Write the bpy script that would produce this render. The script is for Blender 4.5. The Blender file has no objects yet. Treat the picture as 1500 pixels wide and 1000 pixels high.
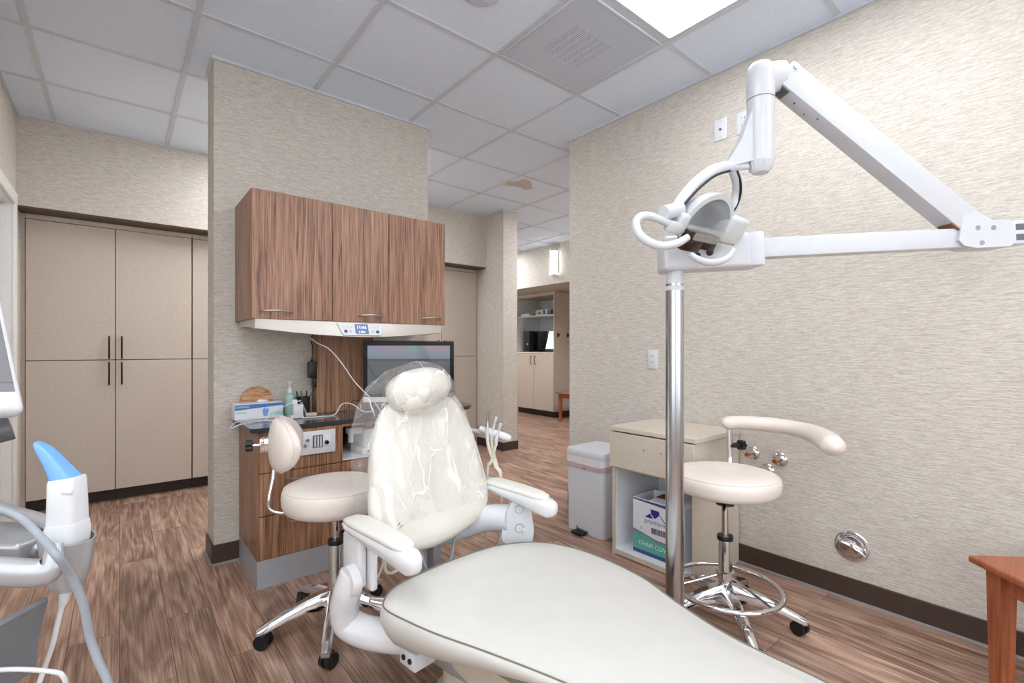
import bpy, bmesh, math, random
from mathutils import Vector, Matrix, noise
random.seed(7)
C = bpy.context.scene.collection
V = Vector
PI = math.pi

# ------------------------------------------------------------------ camera geometry (metres, z up)
CAM_H, CAM_YAW, FPX = 1.118, math.radians(39.4), 700.0
SN, CS = math.sin(CAM_YAW), math.cos(CAM_YAW)
FWD = V((SN, CS, 0)); RGT = V((CS, -SN, 0)); UP = V((0, 0, 1))
def at(u, v, d):
    """point of the room measured at photo position (u, v), d metres away along the view"""
    return FWD * d + RGT * ((u - 750) / FPX * d) + UP * (CAM_H + (511 - v) / FPX * d)
CEIL = 2.638

# ------------------------------------------------------------------ materials
def lin(c):
    return tuple(((x / 255) / 12.92 if x / 255 <= 0.04045 else ((x / 255 + 0.055) / 1.055) ** 2.4) for x in c) + (1,)

def base_mat(name):
    m = bpy.data.materials.new(name); m.use_nodes = True
    nt = m.node_tree
    return m, nt, nt.nodes['Principled BSDF']

def N(nt, kind, **kw):
    n = nt.nodes.new(kind)
    for k, v in kw.items():
        if k in n.inputs: n.inputs[k].default_value = v
        else: setattr(n, k, v)
    return n

def mat(name, col, rough=0.5, metal=0.0, vary=0.06, scale=30, stretch=(1, 1, 1), bump=0.0, coat=0.0, spec=0.5):
    m, nt, p = base_mat(name)
    tc = N(nt, 'ShaderNodeTexCoord'); mp = N(nt, 'ShaderNodeMapping'); mp.inputs['Scale'].default_value = stretch
    nz = N(nt, 'ShaderNodeTexNoise', Scale=scale, Detail=4.0)
    nt.links.new(tc.outputs['Object'], mp.inputs[0]); nt.links.new(mp.outputs[0], nz.inputs['Vector'])
    c = lin(col)
    rp = N(nt, 'ShaderNodeValToRGB')
    rp.color_ramp.elements[0].position = 0.3; rp.color_ramp.elements[1].position = 0.7
    rp.color_ramp.elements[0].color = tuple(max(0, x * (1 - vary)) for x in c[:3]) + (1,)
    rp.color_ramp.elements[1].color = tuple(min(1, x * (1 + vary)) for x in c[:3]) + (1,)
    nt.links.new(nz.outputs['Fac'], rp.inputs[0]); nt.links.new(rp.outputs[0], p.inputs['Base Color'])
    p.inputs['Roughness'].default_value = rough; p.inputs['Metallic'].default_value = metal
    p.inputs['Coat Weight'].default_value = coat; p.inputs['Specular IOR Level'].default_value = spec
    if bump:
        b = N(nt, 'ShaderNodeBump', Strength=bump, Distance=0.002)
        nt.links.new(nz.outputs['Fac'], b.inputs['Height']); nt.links.new(b.outputs[0], p.inputs['Normal'])
    return m

def emit_mat(name, col, strength):
    m, nt, p = base_mat(name)
    p.inputs['Base Color'].default_value = lin(col); p.inputs['Emission Color'].default_value = lin(col)
    p.inputs['Emission Strength'].default_value = strength
    return m

def wallpaper(name, ca, cb):
    m, nt, p = base_mat(name)
    g = N(nt, 'ShaderNodeNewGeometry'); sp = N(nt, 'ShaderNodeSeparateXYZ'); nt.links.new(g.outputs['Position'], sp.inputs[0])
    ad = N(nt, 'ShaderNodeMath', operation='ADD'); nt.links.new(sp.outputs[0], ad.inputs[0]); nt.links.new(sp.outputs[1], ad.inputs[1])
    def layer(sx, sz, det, dist):
        a = N(nt, 'ShaderNodeMath', operation='MULTIPLY'); a.inputs[1].default_value = sx; nt.links.new(ad.outputs[0], a.inputs[0])
        b = N(nt, 'ShaderNodeMath', operation='MULTIPLY'); b.inputs[1].default_value = sz; nt.links.new(sp.outputs[2], b.inputs[0])
        c = N(nt, 'ShaderNodeCombineXYZ'); nt.links.new(a.outputs[0], c.inputs[0]); nt.links.new(b.outputs[0], c.inputs[1])
        n = N(nt, 'ShaderNodeTexNoise', Scale=1.0, Detail=det, Distortion=dist); nt.links.new(c.outputs[0], n.inputs['Vector'])
        return n
    n1 = layer(58, 330, 2.0, 0.8); n2 = layer(16.0, 170, 2.0, 0.5)
    mx = N(nt, 'ShaderNodeMath', operation='ADD'); nt.links.new(n1.outputs['Fac'], mx.inputs[0]); nt.links.new(n2.outputs['Fac'], mx.inputs[1])
    hf = N(nt, 'ShaderNodeMath', operation='MULTIPLY'); hf.inputs[1].default_value = 0.5; nt.links.new(mx.outputs[0], hf.inputs[0])
    rp = N(nt, 'ShaderNodeValToRGB'); e = rp.color_ramp.elements
    e[0].position = 0.37; e[1].position = 0.61; e[0].color = lin(ca); e[1].color = lin(cb)
    nt.links.new(hf.outputs[0], rp.inputs[0]); nt.links.new(rp.outputs[0], p.inputs['Base Color'])
    b = N(nt, 'ShaderNodeBump', Strength=0.5, Distance=0.004); nt.links.new(hf.outputs[0], b.inputs['Height']); nt.links.new(b.outputs[0], p.inputs['Normal'])
    p.inputs['Roughness'].default_value = 0.62
    return m

def wood(name, ca, cb, cc, fine=70, along=1.6, rough=0.42, horiz=None):
    """straight grained wood; grain runs along object z (or along horiz axis index)"""
    m, nt, p = base_mat(name)
    g = N(nt, 'ShaderNodeTexCoord'); sp = N(nt, 'ShaderNodeSeparateXYZ'); nt.links.new(g.outputs['Object'], sp.inputs[0])
    L = 2 if horiz is None else horiz
    o = [i for i in range(3) if i != L]
    ad = N(nt, 'ShaderNodeMath', operation='ADD'); nt.links.new(sp.outputs[o[0]], ad.inputs[0]); nt.links.new(sp.outputs[o[1]], ad.inputs[1])
    def layer(sx, sz, det, dist):
        a = N(nt, 'ShaderNodeMath', operation='MULTIPLY'); a.inputs[1].default_value = sx; nt.links.new(ad.outputs[0], a.inputs[0])
        b = N(nt, 'ShaderNodeMath', operation='MULTIPLY'); b.inputs[1].default_value = sz; nt.links.new(sp.outputs[L], b.inputs[0])
        c = N(nt, 'ShaderNodeCombineXYZ'); nt.links.new(a.outputs[0], c.inputs[0]); nt.links.new(b.outputs[0], c.inputs[1])
        n = N(nt, 'ShaderNodeTexNoise', Scale=1.0, Detail=det, Distortion=dist); nt.links.new(c.outputs[0], n.inputs['Vector'])
        return n
    n1 = layer(fine, along, 5.0, 1.3); n2 = layer(fine * 3.2, along * 2.5, 3.0, 0.2)
    mx = N(nt, 'ShaderNodeMix', data_type='FLOAT'); mx.inputs[0].default_value = 0.4
    nt.links.new(n1.outputs['Fac'], mx.inputs[2]); nt.links.new(n2.outputs['Fac'], mx.inputs[3])
    rp = N(nt, 'ShaderNodeValToRGB'); e = rp.color_ramp.elements
    e[0].position = 0.36; e[0].color = lin(ca); e[1].position = 0.66; e[1].color = lin(cc)
    k = e.new(0.5); k.color = lin(cb)
    nt.links.new(mx.outputs[0], rp.inputs[0]); nt.links.new(rp.outputs[0], p.inputs['Base Color'])
    p.inputs['Roughness'].default_value = rough
    return m

def floor_mat():
    m, nt, p = base_mat('plank floor')
    g = N(nt, 'ShaderNodeTexCoord'); sp = N(nt, 'ShaderNodeSeparateXYZ'); nt.links.new(g.outputs['Object'], sp.inputs[0])
    cv = N(nt, 'ShaderNodeCombineXYZ'); nt.links.new(sp.outputs[1], cv.inputs[0]); nt.links.new(sp.outputs[0], cv.inputs[1])
    br = N(nt, 'ShaderNodeTexBrick', Scale=1.0); br.offset = 0.37; br.offset_frequency = 2
    br.inputs['Color1'].default_value = (0, 0, 0, 1); br.inputs['Color2'].default_value = (1, 1, 1, 1); br.inputs['Mortar'].default_value = (0.5, 0.5, 0.5, 1)
    br.inputs['Mortar Size'].default_value = 0.0012; br.inputs['Brick Width'].default_value = 1.22; br.inputs['Row Height'].default_value = 0.152
    nt.links.new(cv.outputs[0], br.inputs['Vector'])
    def mul(sock, k):
        a = N(nt, 'ShaderNodeMath', operation='MULTIPLY'); a.inputs[1].default_value = k; nt.links.new(sock, a.inputs[0]); return a.outputs[0]
    def add(a, b):
        n = N(nt, 'ShaderNodeMath', operation='ADD'); nt.links.new(a, n.inputs[0]); nt.links.new(b, n.inputs[1]); return n.outputs[0]
    val = N(nt, 'ShaderNodeRGBToBW'); nt.links.new(br.outputs['Color'], val.inputs[0])
    def layer(sy, sx, det, dist):
        c = N(nt, 'ShaderNodeCombineXYZ')
        nt.links.new(add(mul(sp.outputs[1], sy), mul(val.outputs[0], 23)), c.inputs[0]); nt.links.new(mul(sp.outputs[0], sx), c.inputs[1]); nt.links.new(mul(val.outputs[0], 11), c.inputs[2])
        n = N(nt, 'ShaderNodeTexNoise', Scale=1.0, Detail=det, Distortion=dist); nt.links.new(c.outputs[0], n.inputs['Vector']); return n.outputs['Fac']
    a0 = layer(0.8, 5.5, 2.0, 0.5); b = layer(4, 170, 3.0, 0.4); a1 = layer(2.2, 16, 5.0, 1.0)
    sn = N(nt, 'ShaderNodeMath', operation='SINE'); nt.links.new(mul(a0, 62), sn.inputs[0])
    a = add(mul(sn.outputs[0], 0.075), a1)
    mx = N(nt, 'ShaderNodeMix', data_type='FLOAT'); mx.inputs[0].default_value = 0.48; nt.links.new(a, mx.inputs[2]); nt.links.new(b, mx.inputs[3])
    rp = N(nt, 'ShaderNodeValToRGB'); e = rp.color_ramp.elements
    e[0].position = 0.36; e[0].color = lin((114, 85, 70)); e[1].position = 0.63; e[1].color = lin((190, 160, 140))
    k = e.new(0.5); k.color = lin((155, 123, 106))
    nt.links.new(mx.outputs[0], rp.inputs[0])
    tint = N(nt, 'ShaderNodeMapRange'); tint.inputs[3].default_value = 0.82; tint.inputs[4].default_value = 1.14; nt.links.new(val.outputs[0], tint.inputs[0])
    mt = N(nt, 'ShaderNodeMix', data_type='RGBA', blend_type='MULTIPLY'); mt.inputs[0].default_value = 1.0
    nt.links.new(rp.outputs[0], mt.inputs[6]); nt.links.new(tint.outputs[0], mt.inputs[7])
    dk = N(nt, 'ShaderNodeMix', data_type='RGBA'); dk.inputs[7].default_value = lin((70, 52, 44)); nt.links.new(br.outputs['Fac'], dk.inputs[0]); nt.links.new(mt.outputs[2], dk.inputs[6])
    nt.links.new(dk.outputs[2], p.inputs['Base Color'])
    p.inputs['Roughness'].default_value = 0.33; p.inputs['Specular IOR Level'].default_value = 0.4
    bp = N(nt, 'ShaderNodeBump', Strength=0.12, Distance=0.002); nt.links.new(mx.outputs[0], bp.inputs['Height']); nt.links.new(bp.outputs[0], p.inputs['Normal'])
    return m

def tile_mat():
    m, nt, p = base_mat('ceiling tile')
    g = N(nt, 'ShaderNodeNewGeometry')
    nz = N(nt, 'ShaderNodeTexNoise', Scale=140.0, Detail=3.0); nt.links.new(g.outputs['Position'], nz.inputs['Vector'])
    rp = N(nt, 'ShaderNodeValToRGB'); e = rp.color_ramp.elements
    e[0].position = 0.3; e[0].color = lin((218, 231, 250)); e[1].position = 0.6; e[1].color = lin((228, 240, 255))
    nt.links.new(nz.outputs['Fac'], rp.inputs[0])
    # the brown water mark on one tile of the corridor
    mp = N(nt, 'ShaderNodeMapping'); mp.inputs['Location'].default_value = (-2.84, -3.36, -CEIL); nt.links.new(g.outputs['Position'], mp.inputs[0])
    n2 = N(nt, 'ShaderNodeTexNoise', Scale=6.0, Detail=1.0); nt.links.new(g.outputs['Position'], n2.inputs['Vector'])
    ln = N(nt, 'ShaderNodeVectorMath', operation='LENGTH'); nt.links.new(mp.outputs[0], ln.inputs[0])
    sm = N(nt, 'ShaderNodeMath', operation='MULTIPLY_ADD'); sm.inputs[1].default_value = 0.35; nt.links.new(n2.outputs['Fac'], sm.inputs[0]); nt.links.new(ln.outputs['Value'], sm.inputs[2])
    st = N(nt, 'ShaderNodeMapRange'); st.inputs[1].default_value = 0.27; st.inputs[2].default_value = 0.30; st.inputs[3].default_value = 1; st.inputs[4].default_value = 0
    nt.links.new(sm.outputs[0], st.inputs[0])
    mx = N(nt, 'ShaderNodeMix', data_type='RGBA'); mx.inputs[7].default_value = lin((200, 190, 186)); nt.links.new(st.outputs[0], mx.inputs[0]); nt.links.new(rp.outputs[0], mx.inputs[6])
    nt.links.new(mx.outputs[2], p.inputs['Base Color']); p.inputs['Roughness'].default_value = 0.85
    return m

def plastic_film(name):
    """thin crinkled film: see-through, facetted glints, whitened creases"""
    m, nt, p = base_mat(name)
    nt.nodes.remove(p); out = nt.nodes['Material Output']
    tr = N(nt, 'ShaderNodeBsdfTransparent'); tr.inputs[0].default_value = (0.98, 0.985, 0.985, 1)
    gl = N(nt, 'ShaderNodeBsdfGlossy', Roughness=0.09); gl.inputs['Color'].default_value = (1, 1, 1, 1)
    df = N(nt, 'ShaderNodeBsdfDiffuse'); df.inputs[0].default_value = (0.95, 0.96, 0.97, 1)
    tc = N(nt, 'ShaderNodeTexCoord'); mp = N(nt, 'ShaderNodeMapping'); mp.inputs['Rotation'].default_value = (0.2, 0.62, 0.3); mp.inputs['Scale'].default_value = (10, 8, 4.2)
    nz = N(nt, 'ShaderNodeTexNoise', Scale=0.8, Detail=2.0); nt.links.new(tc.outputs['Object'], mp.inputs[0]); nt.links.new(mp.outputs[0], nz.inputs['Vector'])
    wp = N(nt, 'ShaderNodeMix', data_type='RGBA', blend_type='ADD'); wp.inputs[0].default_value = 0.8
    nt.links.new(mp.outputs[0], wp.inputs[6]); nt.links.new(nz.outputs['Color'], wp.inputs[7])
    vo = N(nt, 'ShaderNodeTexVoronoi', Scale=1.0); vo.feature = 'F1'; nt.links.new(wp.outputs[2], vo.inputs['Vector'])
    ve = N(nt, 'ShaderNodeTexVoronoi', Scale=1.0); ve.feature = 'DISTANCE_TO_EDGE'; nt.links.new(wp.outputs[2], ve.inputs['Vector'])
    hs_ = N(nt, 'ShaderNodeMath', operation='ADD'); nt.links.new(vo.outputs['Distance'], hs_.inputs[0]); nt.links.new(nz.outputs['Fac'], hs_.inputs[1])
    b = N(nt, 'ShaderNodeBump', Strength=1.0, Distance=0.03); nt.links.new(hs_.outputs[0], b.inputs['Height']); nt.links.new(b.outputs[0], gl.inputs['Normal'])
    lw = N(nt, 'ShaderNodeLayerWeight', Blend=0.3); nt.links.new(b.outputs[0], lw.inputs['Normal'])
    mr = N(nt, 'ShaderNodeMapRange'); mr.inputs[3].default_value = 0.06; mr.inputs[4].default_value = 0.6; nt.links.new(lw.outputs['Facing'], mr.inputs[0])
    ed = N(nt, 'ShaderNodeMapRange'); ed.inputs[2].default_value = 0.035; ed.inputs[3].default_value = 0.7; ed.inputs[4].default_value = 0.0; nt.links.new(ve.outputs['Distance'], ed.inputs[0])
    n4 = N(nt, 'ShaderNodeTexNoise', Scale=9.0, Detail=2.0); nt.links.new(tc.outputs['Object'], n4.inputs['Vector'])
    ms = N(nt, 'ShaderNodeMapRange'); ms.inputs[1].default_value = 0.48; ms.inputs[2].default_value = 0.62; nt.links.new(n4.outputs['Fac'], ms.inputs[0])
    cr = N(nt, 'ShaderNodeMath', operation='MULTIPLY_ADD'); cr.inputs[2].default_value = 0.10; nt.links.new(ed.outputs[0], cr.inputs[0]); nt.links.new(ms.outputs[0], cr.inputs[1])  # white on the creases also paints in highlight streaks
    m1 = N(nt, 'ShaderNodeMixShader'); nt.links.new(cr.outputs[0], m1.inputs[0])
    nt.links.new(tr.outputs[0], m1.inputs[1]); nt.links.new(df.outputs[0], m1.inputs[2])
    m2 = N(nt, 'ShaderNodeMixShader'); nt.links.new(mr.outputs[0], m2.inputs[0]); nt.links.new(m1.outputs[0], m2.inputs[1]); nt.links.new(gl.outputs[0], m2.inputs[2])
    nt.links.new(m2.outputs[0], out.inputs[0])
    return m

def clear_mat(name, col=(1, 1, 1), rough=0.05, fac=0.82):
    m, nt, p = base_mat(name)
    tr = N(nt, 'ShaderNodeBsdfTransparent'); tr.inputs[0].default_value = col + (1,)
    p.inputs['Base Color'].default_value = (0.8, 0.8, 0.76, 1); p.inputs['Roughness'].default_value = rough
    mx = N(nt, 'ShaderNodeMixShader'); mx.inputs[0].default_value = 1 - fac
    out = nt.nodes['Material Output']
    nt.links.new(tr.outputs[0], mx.inputs[1]); nt.links.new(p.outputs[0], mx.inputs[2]); nt.links.new(mx.outputs[0], out.inputs[0])
    return m

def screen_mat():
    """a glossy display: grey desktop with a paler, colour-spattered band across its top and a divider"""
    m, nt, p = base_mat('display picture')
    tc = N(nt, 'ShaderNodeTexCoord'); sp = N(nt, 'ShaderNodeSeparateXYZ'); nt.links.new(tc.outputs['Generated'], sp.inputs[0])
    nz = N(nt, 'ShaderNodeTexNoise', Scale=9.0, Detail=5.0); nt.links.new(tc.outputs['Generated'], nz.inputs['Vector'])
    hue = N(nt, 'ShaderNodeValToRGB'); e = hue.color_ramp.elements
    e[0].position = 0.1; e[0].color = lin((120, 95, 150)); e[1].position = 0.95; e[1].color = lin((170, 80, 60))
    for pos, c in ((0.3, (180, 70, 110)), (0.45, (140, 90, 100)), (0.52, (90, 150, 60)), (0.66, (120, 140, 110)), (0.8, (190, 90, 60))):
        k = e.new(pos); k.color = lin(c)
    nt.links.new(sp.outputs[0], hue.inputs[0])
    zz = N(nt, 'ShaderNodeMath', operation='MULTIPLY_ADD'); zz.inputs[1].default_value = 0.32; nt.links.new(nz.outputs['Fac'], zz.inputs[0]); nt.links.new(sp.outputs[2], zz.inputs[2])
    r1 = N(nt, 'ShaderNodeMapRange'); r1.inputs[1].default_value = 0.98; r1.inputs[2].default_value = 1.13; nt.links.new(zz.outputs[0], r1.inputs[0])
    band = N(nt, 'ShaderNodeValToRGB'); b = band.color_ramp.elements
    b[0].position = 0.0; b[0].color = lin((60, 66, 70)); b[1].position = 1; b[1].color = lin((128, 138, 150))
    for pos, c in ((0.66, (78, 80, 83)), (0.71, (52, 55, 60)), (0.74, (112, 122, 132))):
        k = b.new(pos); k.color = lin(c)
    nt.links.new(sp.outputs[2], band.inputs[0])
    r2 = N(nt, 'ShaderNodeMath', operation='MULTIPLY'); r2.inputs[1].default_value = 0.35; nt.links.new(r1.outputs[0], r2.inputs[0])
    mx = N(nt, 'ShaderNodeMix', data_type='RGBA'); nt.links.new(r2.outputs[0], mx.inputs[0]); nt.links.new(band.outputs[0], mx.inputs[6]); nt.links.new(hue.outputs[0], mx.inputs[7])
    nt.links.new(mx.outputs[2], p.inputs['Emission Color']); p.inputs['Specular IOR Level'].default_value = 0.3; p.inputs['Emission Strength'].default_value = 0.5  # reflection of the room painted in as a weak glow
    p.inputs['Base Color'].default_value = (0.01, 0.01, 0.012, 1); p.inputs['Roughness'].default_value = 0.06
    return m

M = {
 'paper': wallpaper('woven wallpaper', (180, 173, 163), (213, 208, 199)),
 'floor': floor_mat(), 'tile': tile_mat(),
 'tbar': mat('ceiling grid metal', (204, 210, 220), 0.5, 0, 0.02),
 'base': mat('brown rubber baseboard', (66, 50, 43), 0.4, 0, 0.08),
 'seam': mat('pale floor sealant', (150, 148, 150), 0.4, 0, 0.05),
 'white_trim': mat('white painted trim', (228, 227, 225), 0.4, 0, 0.02),
 'laminate': mat('beige laminate', (194, 182, 170), 0.5, 0, 0.06, 60),
 'laminate2': mat('pale beige laminate', (205, 195, 180), 0.5, 0, 0.05, 60),
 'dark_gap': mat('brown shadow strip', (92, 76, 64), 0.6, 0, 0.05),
 'melamine': mat('white melamine', (226, 229, 232), 0.4, 0, 0.02),
 'toe': mat('dark toe kick', (48, 36, 32), 0.5, 0, 0.08),
 'walnut': wood('walnut laminate', (92, 63, 48), (147, 108, 87), (177, 140, 116), 62, 2.0),
 'walnut2': wood('warm walnut laminate', (88, 58, 42), (143, 103, 77), (178, 140, 109), 75, 1.8),
 'steel': mat('satin nickel', (190, 186, 180), 0.3, 1.0, 0.04),
 'champagne': mat('champagne grey metal', (204, 200, 192), 0.35, 0.25, 0.02),
 'chrome': mat('polished chrome', (222, 222, 224), 0.08, 1.0, 0.02),
 'brushed': mat('brushed stainless steel', (182, 184, 188), 0.2, 1.0, 0.08, 60, (1, 1, 0.02)),
 'black': mat('black plastic', (22, 22, 24), 0.4, 0, 0.1),
 'black_gloss': mat('glossy black plastic', (10, 10, 14), 0.2, 0, 0.1, spec=0.2),
 'darkmetal': mat('black metal', (34, 30, 28), 0.35, 0.6, 0.1),
 'counter': mat('dark speckled countertop', (70, 71, 76), 0.16, 0, 0.7, 260, coat=0.3),
 'counter_edge': mat('black speckled edge', (52, 52, 54), 0.3, 0, 0.8, 300),
 'greybase': mat('silver grey plinth', (168, 172, 178), 0.35, 0.2, 0.04),
 'vinyl': mat('blush beige vinyl', (226, 216, 208), 0.42, 0, 0.03, 14, bump=0.05),
 'chairvinyl': mat('cream white vinyl', (230, 226, 217), 0.4, 0, 0.02, 12, bump=0.04),
 'armpad': mat('white padded vinyl', (220, 218, 211), 0.4, 0, 0.02, 12, bump=0.04),
 'chairseat': mat('pale grey cream vinyl', (204, 203, 198), 0.42, 0, 0.02, 12, bump=0.04),
 'seamline': mat('grey stitched seam', (120, 114, 104), 0.6, 0, 0.05),
 'shell': mat('glossy white enamel', (218, 219, 221), 0.25, 0, 0.015, coat=0.3),
 'lampwhite': mat('pale grey enamel', (202, 205, 211), 0.32, 0, 0.015, coat=0.2),
 'shellgrey': mat('light grey enamel', (206, 209, 213), 0.35, 0, 0.02),
 'silver': mat('silver painted plastic', (178, 180, 184), 0.3, 0.45, 0.03),
 'lowergrey': mat('steel grey plastic', (128, 132, 138), 0.35, 0.3, 0.04),
 'darkgrey': mat('dark grey plastic', (96, 98, 102), 0.4, 0.2, 0.05),
 'hose': mat('cream rubber hose', (224, 220, 204), 0.5, 0, 0.04),
 'greyhose': mat('grey rubber hose', (142, 148, 156), 0.45, 0, 0.04),
 'whiteplastic': mat('white plastic', (214, 216, 220), 0.35, 0, 0.015),
 'bluetip': mat('sky blue plastic', (106, 158, 218), 0.35, 0, 0.04),
 'greyscreen': mat('dark grey display', (120, 121, 123), 0.25, 0, 0.03),
 'binwhite': mat('white bin enamel', (216, 220, 226), 0.3, 0, 0.015),
 'liner': mat('white bin liner', (228, 228, 230), 0.35, 0, 0.05, 40, bump=0.3),
 'linerband': mat('pink liner band', (196, 172, 176), 0.45, 0, 0.06),
 'red': mat('red mark', (170, 50, 70), 0.5),
 'orangewood': wood('orange stained wood', (134, 70, 44), (160, 90, 58), (180, 108, 74), 30, 2.0, 0.35),
 'copper': mat('copper pipe', (176, 112, 76), 0.3, 0.9, 0.1),
 'bluecard': mat('blue printed card', (70, 118, 182), 0.5, 0, 0.04),
 'navy': mat('navy print', (42, 48, 128), 0.5, 0, 0.04),
 'navyline': mat('dark blue print', (58, 78, 132), 0.5, 0, 0.04),
 'teal': mat('teal print', (88, 176, 158), 0.5, 0, 0.04),
 'tealpale': mat('pale teal print', (160, 208, 206), 0.5, 0, 0.04),
 'greenprint': mat('green print', (130, 186, 120), 0.5, 0, 0.04),
 'card': mat('white printed card', (224, 226, 234), 0.5, 0, 0.02),
 'cardboard': mat('brown cardboard', (128, 86, 56), 0.7, 0, 0.08),
 'greyprint': mat('grey print', (130, 130, 146), 0.5, 0, 0.04),
 'blackprint': mat('dark print', (64, 64, 74), 0.5, 0, 0.04),
 'glovepaper': mat('blue glove tissue', (120, 156, 216), 0.6, 0, 0.06),
 'wicker': wood('tan woven cane', (150, 100, 66), (196, 150, 112), (216, 176, 140), 90, 12, 0.6, 0),
 'tealbottle': mat('translucent teal plastic', (150, 190, 180), 0.3, 0, 0.05),
 'lcd': emit_mat('blue clock display', (74, 92, 128), 0.5),
 'lcdtext': emit_mat('white clock digits', (235, 240, 250), 0.9),
 'lamp': emit_mat('lit diffuser', (250, 251, 255), 4.5),
 'corridorlamp': emit_mat('lit corridor diffuser', (250, 251, 255), 12),
 'sconcelamp': emit_mat('lit sconce glass', (255, 253, 248), 3.2),
 'laptop': emit_mat('lit laptop display', (176, 204, 204), 0.7),
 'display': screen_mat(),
 'film': plastic_film('clear plastic film'), 'glass': clear_mat('clear plastic shield', (0.98, 0.98, 0.95)),
 'pane': clear_mat('window glass', (0.97, 0.98, 0.98), 0.02, 0.93),
 'mirror': mat('reflector coating', (206, 211, 216), 0.3, 0.35, 0.05, 10),
 'amber': mat('dark amber filter', (46, 34, 26), 0.2, 0, 0.2),
 'ventdark': mat('grey duct', (150, 152, 162), 0.7),
 'speakergrey': mat('grey speaker cloth', (206, 212, 228), 0.8),
 'blackpaint': mat('black rubber', (16, 16, 17), 0.55, 0, 0.1),
}
def perforated():
    m, nt, p = base_mat('perforated white metal')
    g = N(nt, 'ShaderNodeTexCoord'); sp = N(nt, 'ShaderNodeSeparateXYZ'); nt.links.new(g.outputs['Object'], sp.inputs[0])
    def cell(s):
        a = N(nt, 'ShaderNodeMath', operation='MULTIPLY'); a.inputs[1].default_value = 2 * PI / 0.0115; nt.links.new(s, a.inputs[0])
        b = N(nt, 'ShaderNodeMath', operation='SINE'); nt.links.new(a.outputs[0], b.inputs[0]); return b.outputs[0]
    ml = N(nt, 'ShaderNodeMath', operation='ADD'); nt.links.new(cell(sp.outputs[0]), ml.inputs[0]); nt.links.new(cell(sp.outputs[1]), ml.inputs[1])
    gt = N(nt, 'ShaderNodeMath', operation='GREATER_THAN'); gt.inputs[1].default_value = 0.55; nt.links.new(ml.outputs[0], gt.inputs[0])
    p.inputs['Base Color'].default_value = lin((222, 231, 246)); p.inputs['Roughness'].default_value = 0.5
    tr = N(nt, 'ShaderNodeBsdfTransparent'); mx = N(nt, 'ShaderNodeMixShader'); out = nt.nodes['Material Output']
    nt.links.new(gt.outputs[0], mx.inputs[0]); nt.links.new(p.outputs[0], mx.inputs[1]); nt.links.new(tr.outputs[0], mx.inputs[2]); nt.links.new(mx.outputs[0], out.inputs[0])
    return m
M['perf'] = perforated()

# ------------------------------------------------------------------ mesh helpers
def catmull(pts, k=6, closed=False):
    pts = [V(p) for p in pts]; out = []; n = len(pts)
    for i in range(n if closed else n - 1):
        if closed: p0, p1, p2, p3 = pts[i - 1], pts[i], pts[(i + 1) % n], pts[(i + 2) % n]
        else: p0, p1, p2, p3 = pts[max(i - 1, 0)], pts[i], pts[i + 1], pts[min(i + 2, n - 1)]
        for j in range(k):
            t = j / k
            out.append(0.5 * ((2 * p1) + (p2 - p0) * t + (2 * p0 - 5 * p1 + 4 * p2 - p3) * t * t + (3 * p1 - p0 - 3 * p2 + p3) * t ** 3))
    if not closed: out.append(pts[-1])
    return out

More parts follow.
